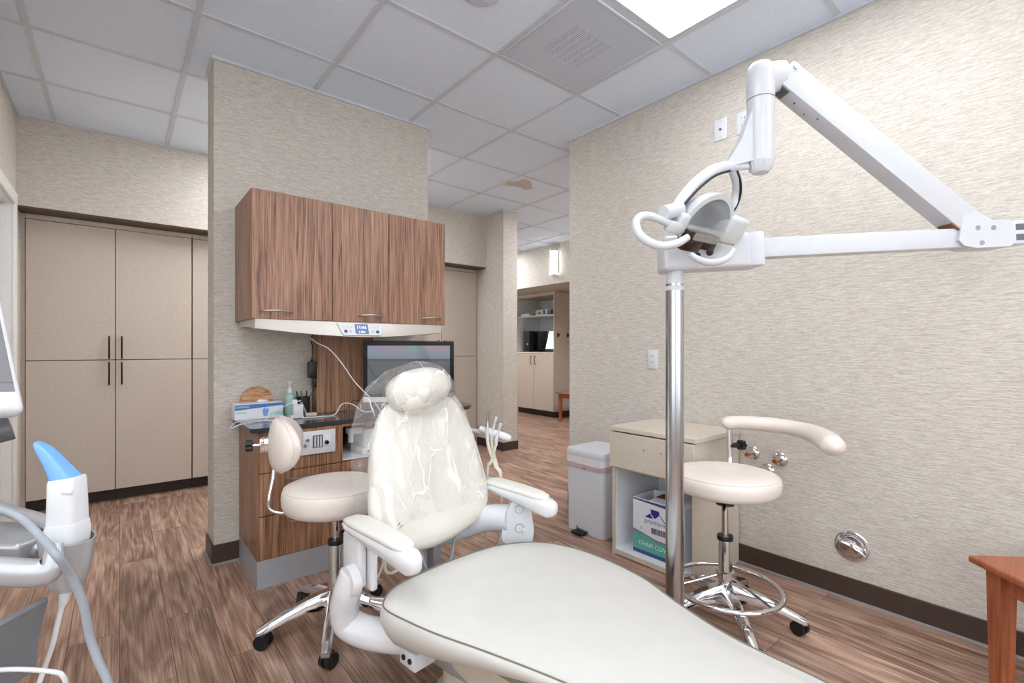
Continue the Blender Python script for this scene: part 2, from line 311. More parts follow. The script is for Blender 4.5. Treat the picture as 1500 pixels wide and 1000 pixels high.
WM = {}   # placing matrix of every Empty
class B:
    def __init__(s): s.bm = bmesh.new()
    def box(s, lo, hi, bev=0.0, seg=2, mtx=None, mi=0):
        lo, hi = V(lo), V(hi)
        r = bmesh.ops.create_cube(s.bm, size=1.0)
        vs = r['verts']
        c, d = (lo + hi) / 2, hi - lo
        for v in vs: v.co = V((v.co.x * d.x, v.co.y * d.y, v.co.z * d.z)) + c
        fs = {f for v in vs for f in v.link_faces}
        if bev:
            es = list({e for v in vs for e in v.link_edges})
            rr = bmesh.ops.bevel(s.bm, geom=es, offset=bev, segments=seg, profile=0.5, affect='EDGES')
            vs = list({v for f in rr['faces'] for v in f.verts} | {v for v in vs if v.is_valid})
            fs = {f for v in vs for f in v.link_faces}
        for f in fs: f.material_index = mi
        if mtx is not None: bmesh.ops.transform(s.bm, matrix=mtx, verts=vs)
        return s
    def loft(s, rings, cap=True, closed=True, mi=0, capmi=None):
        R = [[s.bm.verts.new(p) for p in r] for r in rings]
        n = len(R[0])
        for a, b in zip(R, R[1:]):
            for i in range(n if closed else n - 1):
                j = (i + 1) % n
                f = s.bm.faces.new((a[i], a[j], b[j], b[i])); f.material_index = mi
        if cap and closed:
            for r in (R[0][::-1], R[-1]):
                f = s.bm.faces.new(r); f.material_index = mi if capmi is None else capmi
        return s
    def tube(s, pts, r, n=10, k=5, mi=0, flat=None, closed=False):
        """tube along a smoothed path; r a number or one per point; flat = (normal, factor) squashes it"""
        rs = r if isinstance(r, (list, tuple)) else [r] * len(pts)
        if k > 1:
            P = catmull(pts, k, closed)
            if closed: rr = [rs[0]] * len(P)
            else:
                rr = []
                for i in range(len(pts) - 1):
                    rr += [rs[i] + (rs[i + 1] - rs[i]) * j / k for j in range(k)]
                rr.append(rs[-1])
        else: P, rr = [V(p) for p in pts], list(rs)
        rings = []; nrm = None; m = len(P)
        for i, p in enumerate(P):
            if closed: t = (P[(i + 1) % m] - P[i - 1])
            else: t = (P[min(i + 1, m - 1)] - P[max(i - 1, 0)])
            t = t.normalized()
            if nrm is None: nrm = (V((0, 0, 1)) if abs(t.z) < 0.9 else V((1, 0, 0)))
            nrm = (nrm - t * nrm.dot(t)).normalized(); bn = t.cross(nrm)
            ring = []
            for q in range(n):
                a = 2 * PI * q / n
                o = nrm * math.cos(a) * rr[i] + bn * math.sin(a) * rr[i]
                if flat: fn = V(flat[0]).normalized(); o = o - fn * o.dot(fn) * (1 - flat[1])
                ring.append(p + o)
            rings.append(ring)
        if closed: rings.append(rings[0]); s.loft(rings, cap=False, mi=mi); bmesh.ops.remove_doubles(s.bm, verts=s.bm.verts, dist=1e-6)
        else: s.loft(rings, mi=mi)
        return s
    def cyl(s, a, b, r, r2=None, n=24, mi=0):
        return s.tube([a, b], [r, r if r2 is None else r2], n=n, k=1, mi=mi)
    def lathe(s, prof, c=(0, 0, 0), n=32, mtx=None, mi=0):
        rings = []
        for r, z in prof:
            ring = [V((c[0] + r * math.cos(2 * PI * i / n), c[1] + r * math.sin(2 * PI * i / n), c[2] + z)) for i in range(n)]
            if mtx is not None: ring = [mtx @ p for p in ring]
            rings.append(ring)
        return s.loft(rings, mi=mi)
    def prism(s, poly, z0, z1, mtx=None, mi=0, bev=0):
        a = [V((p[0], p[1], z0)) for p in poly]; b = [V((p[0], p[1], z1)) for p in poly]
        if mtx is not None: a = [mtx @ p for p in a]; b = [mtx @ p for p in b]
        return s.loft([a, b], mi=mi)
    def ball(s, c, rad, mtx=None, nu=28, nv=16, pw=1.0, mi=0):
        rings = []
        for j in range(nv + 1):
            th = PI * (j + (0.02 if j == 0 else -0.02 if j == nv else 0)) / nv
            sx = math.copysign(abs(math.sin(th)) ** pw, math.sin(th)); cz = math.copysign(abs(math.cos(th)) ** pw, math.cos(th))
            ring = []
            for i in range(nu):
                a = 2 * PI * i / nu
                ca = math.copysign(abs(math.cos(a)) ** pw, math.cos(a)); sa = math.copysign(abs(math.sin(a)) ** pw, math.sin(a))
                p = V((sx * ca * rad[0], sx * sa * rad[1], -cz * rad[2]))
                ring.append((mtx @ p if mtx is not None else p) + V(c))
            rings.append(ring)
        return s.loft(rings, mi=mi)
    def done(s, name, m, parent=None, local=False, ang=38, label=None):
        """link as one mesh object; geometry is in room coordinates unless local"""
        bm = s.bm
        if parent is not None and not local:
            bmesh.ops.transform(bm, matrix=WM[parent.name].inverted(), verts=bm.verts)
        bmesh.ops.recalc_face_normals(bm, faces=bm.faces)
        for f in bm.faces: f.smooth = True
        for e in bm.edges:
            if len(e.link_faces) == 2 and e.calc_face_angle(0) > math.radians(ang): e.smooth = False
        me = bpy.data.meshes.new(name); bm.to_mesh(me); bm.free()
        o = bpy.data.objects.new(name, me); C.objects.link(o)
        for x in (m if isinstance(m, (list, tuple)) else [m]): me.materials.append(M[x])
        if parent is not None: o.parent = parent; WM[o.name] = WM[parent.name]
        else: WM[o.name] = Matrix.Identity(4)
        if label: o['label'] = label
        return o

def thing(name, label, cat, loc=(0, 0, 0), rz=0.0, group=None):
    o = bpy.data.objects.new(name, None); C.objects.link(o); o.empty_display_size = 0.1
    o.location = loc; o.rotation_euler = (0, 0, rz)
    WM[o.name] = Matrix.Translation(loc) @ Matrix.Rotation(rz, 4, 'Z')
    o['label'] = label; o['category'] = cat
    if group: o['group'] = group
    return o
def tag(o, label, cat, group=None):
    o['label'] = label; o['category'] = cat
    if group: o['group'] = group
    return o
def struct(name, b, m, parent=None, ang=38):
    o = b.done(name, m, parent, ang=ang)
    if parent is None: o['kind'] = 'structure'
    return o
def text(name, s, size, mtx, m, parent, align='CENTER'):
    cu = bpy.data.curves.new('tmp', 'FONT'); cu.body = s; cu.size = size; cu.align_x = align; cu.align_y = 'CENTER'; cu.extrude = 0.0003
    t = bpy.data.objects.new('tmp', cu); C.objects.link(t)
    me = bpy.data.meshes.new_from_object(t.evaluated_get(bpy.context.evaluated_depsgraph_get()))
    bpy.data.objects.remove(t); bpy.data.curves.remove(cu)
    me.name = name
    for v in me.vertices: v.co = WM[parent.name].inverted() @ (mtx @ v.co)
    me.materials.clear(); me.materials.append(M[m])
    o = bpy.data.objects.new(name, me); C.objects.link(o); o.parent = parent; WM[o.name] = WM[parent.name]
    return o
def frame(origin, x, y):
    """matrix whose columns are the axes x, y (both unit) and their cross product"""
    x = V(x).normalized(); y = (V(y) - x * V(y).dot(x)).normalized(); z = x.cross(y)
    return Matrix(((x.x, y.x, z.x, origin[0]), (x.y, y.y, z.y, origin[1]), (x.z, y.z, z.z, origin[2]), (0, 0, 0, 1)))
def clone(root, loc, rz, label, group=None):
    r = root.copy(); C.objects.link(r); r.location = loc; r.rotation_euler = (0, 0, rz); r['label'] = label
    if group: r['group'] = group
    for ch in list(root.children):
        c = ch.copy(); C.objects.link(c); c.parent = r
        for g in ch.children:
            d = g.copy(); C.objects.link(d); d.parent = c
    return r

# ------------------------------------------------------------------ the room
struct('floor', B().box((-2.3, -2.7, -0.1), (7.0, 7.6, 0)), 'floor')
b = B().box((-2.3, -2.7, CEIL), (7.0, 7.6, CEIL + 0.1))
for k in range(-4, 11):
    x = 0.275 + 0.61 * k
    b.box((x - 0.012, -2.6, CEIL - 0.006), (x + 0.012, 7.5, CEIL + 0.001), mi=1)
for k in range(-7, 10):
    y = 1.955 + 0.61 * k
    b.box((-2.2, y - 0.012, CEIL - 0.0055), (6.9, y + 0.012, CEIL + 0.001), mi=1)
struct('ceiling', b, ['tile', 'tbar'])
struct('wall_right', B().box((2.53, -2.7, 0), (2.66, 2.42, CEIL)), 'paper')
struct('wall_corridor', B().box((2.66, 2.28, 0), (7.0, 2.42, CEIL)), 'paper')
struct('wall_partition', B().box((0.378, 2.90, 0), (1.634, 3.11, CEIL)), 'paper')
# plastered soffit over the tall cupboards, wall behind them
struct('wall_soffit', B().box((-0.62, 4.39, 2.045), (3.23, 5.2, CEIL)), 'paper')
struct('wall_back', B().box((-0.62, 5.12, 0), (3.23, 5.22, 2.045)).box((1.392, 4.575, 0), (2.268, 5.12, 2.045)), 'paper')
struct('wall_pillar', B().box((3.23, 4.08, 0), (3.425, 5.3, CEIL)), 'paper')
struct('wall_left', B().box((-0.634, 1.70, 0), (-0.514, 3.33, CEIL)).box((-0.634, 4.245, 0), (-0.514, 5.12, CEIL)).box((-0.634, 3.33, 2.03), (-0.514, 4.245, CEIL)), 'paper')
def holed(b, lo, hi, axis, holes):
    """wall slab with window openings (a0, a1, z0, z1) along axis"""
    a = lo[axis]
    def put(p, q, z0, z1):
        l, h = list(lo), list(hi); l[axis], h[axis], l[2], h[2] = p, q, z0, z1; b.box(l, h)
    for (p, q, z0, z1) in holes:
        put(a, p, lo[2], hi[2]); put(p, q, lo[2], z0); put(p, q, z1, hi[2]); a = q
    put(a, hi[axis], lo[2], hi[2]); return b
struct('wall_west', holed(B().box((-2.3, 1.58, 0), (-0.634, 1.70, CEIL)), (-2.3, -2.7, 0), (-2.18, 1.58, CEIL), 1, [(-2.2, 1.2, 0.5, 2.5)]), 'paper')
struct('wall_rear', holed(B(), (-2.18, -2.7, 0), (2.53, -2.58, CEIL), 0, [(-1.9, 0.2, 0.5, 2.5), (0.35, 2.3, 0.5, 2.5)]), 'paper')
# tall unseen windows behind the camera, added for daylight; the monitor suggests only one
for n_, (ax_, p, q) in enumerate((('x', -1.9, 0.2), ('x', 0.35, 2.3), ('y', -2.2, 1.2))):
    b = B(); g = B()
    for s0, s1, z0, z1 in ((p, p + 0.05, 0.5, 2.5), (q - 0.05, q, 0.5, 2.5), (p + 0.05, q - 0.05, 0.5, 0.55), (p + 0.05, q - 0.05, 2.45, 2.5), ((p + q) / 2 - 0.03, (p + q) / 2 + 0.03, 0.55, 2.45)):
        if ax_ == 'x': b.box((s0, -2.67, z0), (s1, -2.60, z1))
        else: b.box((-2.27, s0, z0), (-2.20, s1, z1))
    if ax_ == 'x': g.box((p + 0.05, -2.636, 0.55), (q - 0.05, -2.632, 2.45))
    else: g.box((-2.236, p + 0.05, 0.55), (-2.232, q - 0.05, 2.45))
    wf = struct('window_%d' % (n_ + 1), b, 'white_trim'); struct('window_pane', g, 'pane', wf)
# far side of the corridor: soffit, alcove back, ends
struct('wall_far', B().box((4.85, 2.42, 2.06), (6.1, 7.4, CEIL)).box((6.02, 2.42, 0), (6.1, 7.4, 2.06)), 'paper')
struct('wall_end', B().box((3.425, 7.4, 0), (6.1, 7.5, CEIL)).box((3.33, 5.3, 0), (3.425, 7.4, CEIL)), 'paper')
# baseboards: brown rubber strips with a pale sealant line at their foot
def baseboard(name, lo, hi, grow):
    b = B().box(lo, hi, 0.002, 1)
    g = V(grow) * 0.012
    l2, h2 = V(lo), V(hi)
    for i in range(3):
        if g[i] > 0: h2[i] += g[i]
        else: l2[i] += g[i]
    h2.z = 0.007
    b.box(l2, h2, mi=1)
    return struct(name, b, ['base', 'seam'])
baseboard('baseboard_right', (2.52, -2.58, 0), (2.53, 2.42, 0.095), (-1, 0, 0))
baseboard('baseboard_end', (2.52, 2.42, 0), (2.66, 2.43, 0.095), (0, 1, 0))
baseboard('baseboard_partition', (0.368, 2.89, 0), (1.644, 2.90, 0.10), (0, -1, 0))
baseboard('baseboard_side', (0.368, 2.90, 0), (0.378, 3.12, 0.10), (-1, 0, 0))
baseboard('baseboard_pillar', (3.22, 4.07, 0), (3.435, 4.08, 0.10), (0, -1, 0))
baseboard('baseboard_return', (3.22, 4.08, 0), (3.23, 4.56, 0.10), (-1, 0, 0))
# grey wall angle where ceiling grid meets the walls
b = B()
for lo, hi in (((0.366, 2.888, CEIL - 0.016), (1.646, 2.90, CEIL)), ((0.366, 2.90, CEIL - 0.016), (0.378, 3.12, CEIL)), ((1.634, 2.90, CEIL - 0.016), (1.646, 3.12, CEIL)),
               ((2.518, -2.5, CEIL - 0.016), (2.53, 2.43, CEIL)), ((2.53, 2.42, CEIL - 0.016), (2.66, 2.432, CEIL)),
               ((-0.514, 4.378, CEIL - 0.012), (3.23, 4.39, CEIL)), ((-0.514, 1.7, CEIL - 0.012), (-0.502, 4.378, CEIL)),
               ((3.218, 4.068, CEIL - 0.012), (3.437, 4.08, CEIL)), ((3.218, 4.08, CEIL - 0.012), (3.23, 4.378, CEIL))):
    b.box(lo, hi)
struct('trim_1', b, 'tbar')
# brown strip painting in the shade under the soffit edge
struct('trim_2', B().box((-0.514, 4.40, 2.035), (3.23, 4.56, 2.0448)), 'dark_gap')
# door in the left wall: only its white casing shows at the edge of the photo
d1 = B()
d1.box((-0.514, 4.235, 0), (-0.497, 4.312, 2.094), 0.004).box((-0.514, 3.262, 0), (-0.497, 3.339, 2.094), 0.004).box((-0.514, 3.262, 2.018), (-0.496, 4.312, 2.094), 0.004)
d1.box((-0.634, 4.225, 0), (-0.514, 4.245, 2.03)).box((-0.634, 3.33, 0), (-0.514, 3.35, 2.03)).box((-0.634, 3.35, 2.015), (-0.514, 4.225, 2.03))
door = struct('door_1', d1, 'white_trim')
struct('door_slab', B().box((-0.60, 3.352, 0.008), (-0.56, 4.223, 2.013), 0.002), 'white_trim', door)
struct('door_handle', B().cyl((-0.56, 3.42, 1.0), (-0.51, 3.42, 1.0), 0.01).box((-0.52, 3.41, 0.99), (-0.505, 3.53, 1.01), 0.004), 'steel', door)

# ------------------------------------------------------------------ ceiling fixtures
def troffer(x, y, lab, m='lamp'):
    t = thing('ceiling_light', lab, 'ceiling light', (x + 0.305, y + 0.61, CEIL))
    B().box((x + 0.014, y + 0.014, CEIL - 0.004), (x + 0.596, y + 0.03, CEIL - 0.0003)).box((x + 0.014, y + 1.19, CEIL - 0.004), (x + 0.596, y + 1.206, CEIL - 0.0003)) \
       .box((x + 0.014, y + 0.03, CEIL - 0.004), (x + 0.03, y + 1.19, CEIL - 0.0003)).box((x + 0.58, y + 0.03, CEIL - 0.004), (x + 0.596, y + 1.19, CEIL - 0.0003)).done('frame', 'tbar', t)
    B().box((x + 0.03, y + 0.03, CEIL - 0.003), (x + 0.58, y + 1.19, CEIL - 0.0004)).done('diffuser', m, t)
    return t
troffer(1.495, 0.125, 'lit white ceiling light panel beside the perforated vent')
for i, (x, y) in enumerate(((-0.335, 0.125), (1.495, -1.705), (-0.335, -1.705), (0.885, 3.32), (4.0, 2.65), (-1.555, -0.485), (4.0, 5.75))):  # unseen panels, most of them added to spread the light evenly
    t = troffer(x, y, 'lit white ceiling light panel outside the view', 'lamp' if y < 2 else 'corridorlamp'); t['group'] = 'other ceiling light panels'
# perforated return air vent
t = thing('ceiling_vent', 'square perforated white ceiling vent next to the light panel', 'vent', (1.80, 1.65, CEIL))
X0, X1, Y0, Y1 = 1.509, 2.091, 1.359, 1.941
B().box((X0, Y0, CEIL - 0.012), (X1, Y0 + 0.014, CEIL - 0.0003), 0.002).box((X0, Y1 - 0.014, CEIL - 0.012), (X1, Y1, CEIL - 0.0003), 0.002) \
   .box((X0, Y0 + .014, CEIL - 0.012), (X0 + 0.014, Y1 - .014, CEIL - 0.0003), 0.002).box((X1 - 0.014, Y0 + .014, CEIL - 0.012), (X1, Y1 - .014, CEIL - 0.0003), 0.002).done('frame', 'tbar', t)
B().box((X0 + 0.014, Y0 + 0.014, CEIL - 0.0112), (X1 - 0.014, Y1 - 0.014, CEIL - 0.0105)).done('perforated_plate', 'perf', t)
b = B()
for k in range(6):
    b.box((1.66 + 0.045 * k, 1.54, CEIL - 0.006), (1.685 + 0.045 * k, 1.77, CEIL - 0.001))
b.done('duct_louver', 'ventdark', t)
B().box((X0 + 0.014, Y0 + 0.014, CEIL - 0.0009), (X1 - 0.014, Y1 - 0.014, CEIL - 0.0004)).done('backing', 'tbar', t)
p = at(705, -14, 1064 / 525)
tag(B().lathe([(0.001, -0.012), (0.075, -0.012), (0.088, -0.008), (0.09, -0.0004), (0.001, -0.0004)], (p.x, p.y, CEIL)).done('ceiling_speaker', 'speakergrey'), 'round pale grey speaker in the ceiling at the top edge', 'speaker')

# ------------------------------------------------------------------ tall beige cupboards
def bow_handle(b, a, c, out, r=0.005, bulge=0.03):
    a, c, out = V(a), V(c), V(out)
    b.tube([a, a.lerp(c, 0.06) + out * bulge * 0.75, a.lerp(c, 0.5) + out * bulge, a.lerp(c, 0.94) + out * bulge * 0.75, c], r, n=8)
def cupboard(x0, x1, label, y=4.56):
    t = thing('tall_cupboard', label, 'cupboard', ((x0 + x1) / 2, y + 0.25, 0), 0, 'tall beige cupboards along the back wall')
    B().box((x0, y + 0.02, 0.09), (x1, 5.115, 2.032)).done('body', 'toe', t)  # dark colour paints in the shade between the doors
    B().box((x0, y + 0.07, 0), (x1, 5.1, 0.09)).done('toe_kick', 'toe', t)
    B().box((x0, y + 0.002, 2.0), (x1, y + 0.02, 2.032)).done('top_rail', 'laminate', t)
    xm = (x0 + x1) / 2
    for (a, c, z0, z1) in ((x0, xm, 0.09, 1.036), (xm, x1, 0.09, 1.036), (x0, xm, 1.041, 1.996), (xm, x1, 1.041, 1.996)):
        d = B().box((a + 0.002, y, z0), (c - 0.002, y + 0.019, z1), 0.0015, 1).done('door', 'laminate', t)
        hx = c - 0.036 if c == xm else a + 0.036
        hz = 1.13 if z0 > 1 else 0.94
        h = B(); bow_handle(h, (hx, y, hz - 0.08), (hx, y, hz + 0.08), (0, -1, 0), 0.0055, 0.03)
        h.done('handle', 'darkmetal', d)
    return t
cupboard(-0.49, 0.445, 'tall beige cupboard with black bow handles left of the papered partition')
cupboard(0.449, 1.388, 'tall beige cupboard half hidden by the left edge of the partition')
cupboard(2.272, 3.208, 'tall beige cupboard seen between the monitor and the papered pillar')
struct('trim_3', B().box((-0.514, 4.575, 0.0), (-0.492, 5.115, 2.034)).box((3.21, 4.575, 0.0), (3.23, 5.115, 2.034)), 'laminate')

# ------------------------------------------------------------------ wall cabinet, light below it
t = thing('wall_cabinet', 'long walnut wall cabinet with three doors on the papered partition', 'cabinet', (1.0, 2.70, 1.262))
B().box((0.474, 2.512, 1.262), (1.522, 2.898, 1.871), 0.001, 1).done('body', 'walnut', t)
for (a, c, h0, h1) in ((0.474, 0.848, 0.508, 0.652), (0.848, 1.159, 0.985, 1.118), (1.159, 1.522, 1.36, 1.488)):
    d = B().box((a + 0.0015, 2.49, 1.262), (c - 0.0015, 2.51, 1.871), 0.0012, 1).done('door', 'walnut', t)
    h = B(); h.tube([(h0, 2.489, 1.296), (h0 + 0.02, 2.470, 1.299), ((h0 + h1) / 2, 2.452, 1.301), (h1 - 0.02, 2.470, 1.299), (h1, 2.489, 1.296)], [0.005, 0.008, 0.010, 0.008, 0.005], n=10, flat=((0, 0, 1), 0.6))
    h.done('handle', 'steel', d)
t = thing('under_cabinet_light', 'champagne grey bowed light fascia with buttons under the wall cabinet', 'light', (1.0, 2.65, 1.18))
rings = []
for i in range(25):
    s = i / 24; x = 0.492 + s * 1.01; bow = math.sin(PI * s)
    zb = 1.214 - 0.034 * bow; yf = 2.497; yb = 2.505 - 0.035 * bow
    rings.append([V((x, 2.875, 1.2615)), V((x, 2.875, 1.236)), V((x, 2.62, zb + 0.012)), V((x, yb + 0.02, zb)), V((x, yb, zb + 0.003)), V((x, (yf + yb) / 2 - 0.004 * bow, (zb + 1.2615) / 2)), V((x, yf, 1.2615))])
B().loft(rings).done('fascia', 'champagne', t)
def fas(x, z):   # point on the bowed front of the fascia
    s = (x - 0.492) / 1.01; bow = math.sin(PI * s); zb = 1.217 - 0.034 * bow; yb = 2.505 - 0.035 * bow; ym = (2.497 + yb) / 2 - 0.004 * bow; zm = (zb + 1.2615) / 2
    if z > zm: f = (z - zm) / (1.2615 - zm); return V((x, ym + (2.497 - ym) * f, z))
    f = (z - zb) / (zm - zb); return V((x, yb + (ym - yb) * f, z))
pm = frame((0.9975, fas(0.9975, 1.222).y - 0.003, 1.222), (1, 0, 0), (0, 0.36, 1))
pan = B().prism([(-0.127, 0.033), (-0.112, -0.014), (-0.098, -0.033), (0.098, -0.033), (0.112, -0.014), (0.127, 0.033)], -0.008, 0.0015, pm).done('control_panel', 'whiteplastic', t)
B().box((-0.036, -0.026, 0.0014), (0.036, 0.029, 0.0024), mtx=pm).done('clock_display', 'lcd', pan)
text('clock_digits', '11:41', 0.026, pm @ Matrix.Translation((0, 0.010, 0.0026)), 'lcdtext', pan)
text('lettering', 'a dec', 0.017, pm @ Matrix.Translation((0, -0.014, 0.0026)), 'lcdtext', pan)
for sx in (-1, 1):
    for k, (bx, bz, r, mm) in enumerate(((0.052, 0.013, 0.005, 'shellgrey'), (0.074, 0.013, 0.006, 'shellgrey'), (0.094, 0.013, 0.005, 'shellgrey'), (0.061, -0.012, 0.008, 'laminate2'), (0.087, -0.013, 0.009, 'navyline'))):
        B().cyl(pm @ V((sx * bx, bz, 0.001)), pm @ V((sx * bx, bz, 0.0035)), r, n=16).done('button', mm, pan)

# ------------------------------------------------------------------ walnut console and worktop
t = thing('treatment_console', 'walnut floor cabinet with drawers and a flowmeter panel on grey plinth', 'cabinet', (0.95, 2.68, 0))
B().box((0.492, 2.463, 0.0), (1.455, 2.885, 0.13)).done('plinth', 'greybase', t)
bd = B().box((0.492, 2.482, 0.13), (0.51, 2.885, 0.728)).box((1.437, 2.482, 0.13), (1.455, 2.885, 0.728)).box((0.51, 2.867, 0.13), (1.437, 2.885, 0.728)) \
     .box((0.51, 2.482, 0.13), (1.437, 2.867, 0.148)).box((0.51, 2.482, 0.522), (1.437, 2.867, 0.54)).box((0.51, 2.482, 0.712), (1.437, 2.867, 0.728)).box((0.872, 2.482, 0.148), (0.888, 2.867, 0.712))
bd.box((0.492, 2.462, 0.13), (0.499, 2.482, 0.728)).box((0.884, 2.462, 0.718), (1.455, 2.482, 0.728)).box((0.884, 2.462, 0.537), (0.890, 2.482, 0.718)).box((1.235, 2.462, 0.537), (1.455, 2.482, 0.718))
bd.done('carcass', 'walnut2', t)
B().box((0.89, 2.47, 0.5405), (1.235, 2.86, 0.546)).box((0.8885, 2.47, 0.546), (0.892, 2.86, 0.712)).done('niche_lining', 'melamine', t)
fl = B().box((0.5005, 2.46, 0.537), (0.882, 2.479, 0.727), 0.001, 1).done('drawer_front', 'walnut2', t)
for (a, c, z0, z1) in ((0.5005, 0.882, 0.336, 0.533), (0.5005, 0.882, 0.132, 0.332), (0.886, 1.453, 0.336, 0.533), (0.886, 1.453, 0.132, 0.332)):
    d = B().box((a, 2.46, z0), (c, 2.479, z1), 0.001, 1).done('drawer', 'walnut2', t)
    hz = z1 - 0.035; hm = (a + c) / 2 if a < 0.6 else 1.0; w = 0.075
    B().tube([(hm - w, 2.459, hz), (hm - w + 0.02, 2.440, hz), (hm, 2.424, hz), (hm + w - 0.02, 2.440, hz), (hm + w, 2.459, hz)], [0.005, 0.008, 0.010, 0.008, 0.005], n=10, flat=((0, 0, 1), 0.55)).done('handle', 'steel', d)
fp = B().box((0.610, 2.450, 0.598), (0.850, 2.4605, 0.712), 0.002).done('flowmeter_panel', 'whiteplastic', t)
for kx, kz, r, mm in ((0.683, 0.672, 0.0085, 'darkgrey'), (0.712, 0.671, 0.0085, 'steel'), (0.70, 0.645, 0.0085, 'steel'), (0.805, 0.650, 0.011, 'black')):
    B().cyl((kx, 2.451, kz), (kx, 2.436, kz), r, r * 0.8, n=16).done('knob', mm, fp)
B().box((0.738, 2.4485, 0.628), (0.786, 2.4515, 0.690)).done('flow_window', 'darkgrey', fp)
for fx in (0.749, 0.763, 0.777): B().cyl((fx, 2.4475, 0.632), (fx, 2.4475, 0.686), 0.0042, n=10).done('flow_tube', 'shellgrey', fp)
B().box((0.789, 2.4488, 0.632), (0.826, 2.4506, 0.692), 0.001).done('label_plate', 'melamine', fp)
top = [(0.462, 2.889), (0.462, 2.455), (0.478, 2.437), (0.8, 2.462), (1.3, 2.492), (1.50, 2.502), (1.64, 2.522), (1.745, 2.562), (1.805, 2.625), (1.818, 2.70), (1.795, 2.78), (1.74, 2.85), (1.66, 2.889)]
b = B().prism(top, 0.7305, 0.752); b.bm.normal_update()
for f in b.bm.faces:
    if abs(f.normal.z) < 0.5: f.material_index = 1
tag(b.done('countertop', ['counter', 'counter_edge'], ang=20), 'dark speckled countertop with rounded right end on the walnut console', 'countertop')
tag(B().box((0.866, 2.80, 0.7525), (1.20, 2.893, 1.219), 0.001, 1).done('back_panel', 'walnut2'), 'upright walnut panel between countertop and bowed light', 'panel')
# white chairside device in the niche of the console
t = thing('suction_unit', 'pale grey dental device standing in the niche of the walnut console', 'device', (1.08, 2.62, 0.546))
B().box((1.01, 2.50, 0.5465), (1.17, 2.74, 0.58), 0.006).box((1.03, 2.53, 0.578), (1.15, 2.72, 0.68), 0.012).done('housing', 'shell', t)
B().box((0.955, 2.55, 0.655), (1.035, 2.60, 0.69), 0.006).cyl((0.975, 2.575, 0.61), (0.975, 2.575, 0.66), 0.014).done('nozzle', 'melamine', t)
B().cyl((1.09, 2.62, 0.68), (1.09, 2.62, 0.70), 0.035).done('cap', 'shellgrey', t)
B().box((1.04, 2.496, 0.556), (1.12, 2.502, 0.572), 0.001).done('dark_slot', 'darkgrey', t)

# ------------------------------------------------------------------ things on the worktop
CT = 0.7522
t = thing('glove_box', 'blue and white glove box on left end of countertop', 'box', (0.57, 2.80, CT), 0.0)
fx0, fx1, fy = 0.452, 0.682, 2.775
B().box((fx0, fy, CT), (fx1, fy + 0.088, CT + 0.082), 0.0012, 1).done('carton', 'card', t)
fm = frame((0, fy - 0.0006, CT), (1, 0, 0), (0, 0, 1))
B().prism([(fx0 + 0.001, 0.078), (fx0 + 0.001, 0.050), (fx0 + 0.09, 0.057), (fx1 - 0.001, 0.066), (fx1 - 0.001, 0.079)], -0.0002, 0.0006, fm).done('blue_band', 'bluecard', t)
B().prism([(fx1 - 0.075, 0.016), (fx1 - 0.001, 0.014), (fx1 - 0.001, 0.036), (fx1 - 0.05, 0.034)], -0.0002, 0.0006, fm).done('teal_band', 'tealpale', t)
text('lettering', 'CRITERION', 0.0125, fm @ Matrix.Translation((fx0 + 0.036, 0.066, 0.0008)), 'card', t)
text('lettering', 'NITRILE', 0.0135, fm @ Matrix.Translation((fx0 + 0.031, 0.036, 0.0008)), 'greenprint', t)
B().prism([(0.586, 0.012), (0.604, 0.012), (0.612, 0.04), (0.609, 0.055), (0.604, 0.044), (0.602, 0.062), (0.597, 0.045), (0.590, 0.063), (0.588, 0.045), (0.581, 0.055), (0.582, 0.036)], -0.0002, 0.0006, fm).done('hand_print', 'glovepaper', t)
b = B(); b.ball((0.59, fy + 0.045, CT + 0.088), (0.03, 0.02, 0.012), nu=16, nv=8)
for v in b.bm.verts: v.co += noise.noise_vector(v.co * 60) * 0.006
b.done('glove', 'liner', t)
tag(B().cyl((0.575, 2.890, 0.834), (0.575, 2.876, 0.833), 0.081, n=48).done('round_tray', 'wicker'), 'round tan woven tray leaning on the wall behind the glove box', 'tray')
t = thing('pump_bottle', 'pump bottle with white head behind the white charging dock', 'bottle', (0.716, 2.80, CT))
B().lathe([(0.001, 0), (0.022, 0), (0.024, 0.006), (0.024, 0.105), (0.02, 0.118), (0.011, 0.124), (0.001, 0.124)], (0.722, 2.80, CT)).done('bottle_body', 'tealbottle', t)
B().lathe([(0.001, 0.124), (0.014, 0.124), (0.014, 0.15), (0.006, 0.155), (0.005, 0.178), (0.001, 0.178)], (0.722, 2.80, CT)).box((0.716, 2.775, CT + 0.176), (0.728, 2.808, CT + 0.188), 0.003).box((0.71, 2.796, CT + 0.176), (0.737, 2.808, CT + 0.19), 0.003).done('pump_head', 'whiteplastic', t)
t = thing('charging_dock', 'white charging dock with small clear holder on the countertop', 'dock', (0.722, 2.68, CT))
B().box((0.69, 2.655, CT), (0.755, 2.70, CT + 0.018), 0.005).box((0.702, 2.652, CT + 0.001), (0.752, 2.676, CT + 0.075), 0.004).done('dock_body', 'whiteplastic', t)
B().box((0.705, 2.682, CT + 0.018), (0.73, 2.698, CT + 0.098), 0.003).done('holder', 'melamine', t)
t = thing('pen_cup', 'black mesh pen cup beside the walnut panel', 'cup', (0.80, 2.80, CT))
B().lathe([(0.001, 0.0), (0.036, 0.0), (0.038, 0.1), (0.036, 0.1), (0.034, 0.004), (0.001, 0.004)], (0.79, 2.80, CT), 24).done('cup', 'black', t)
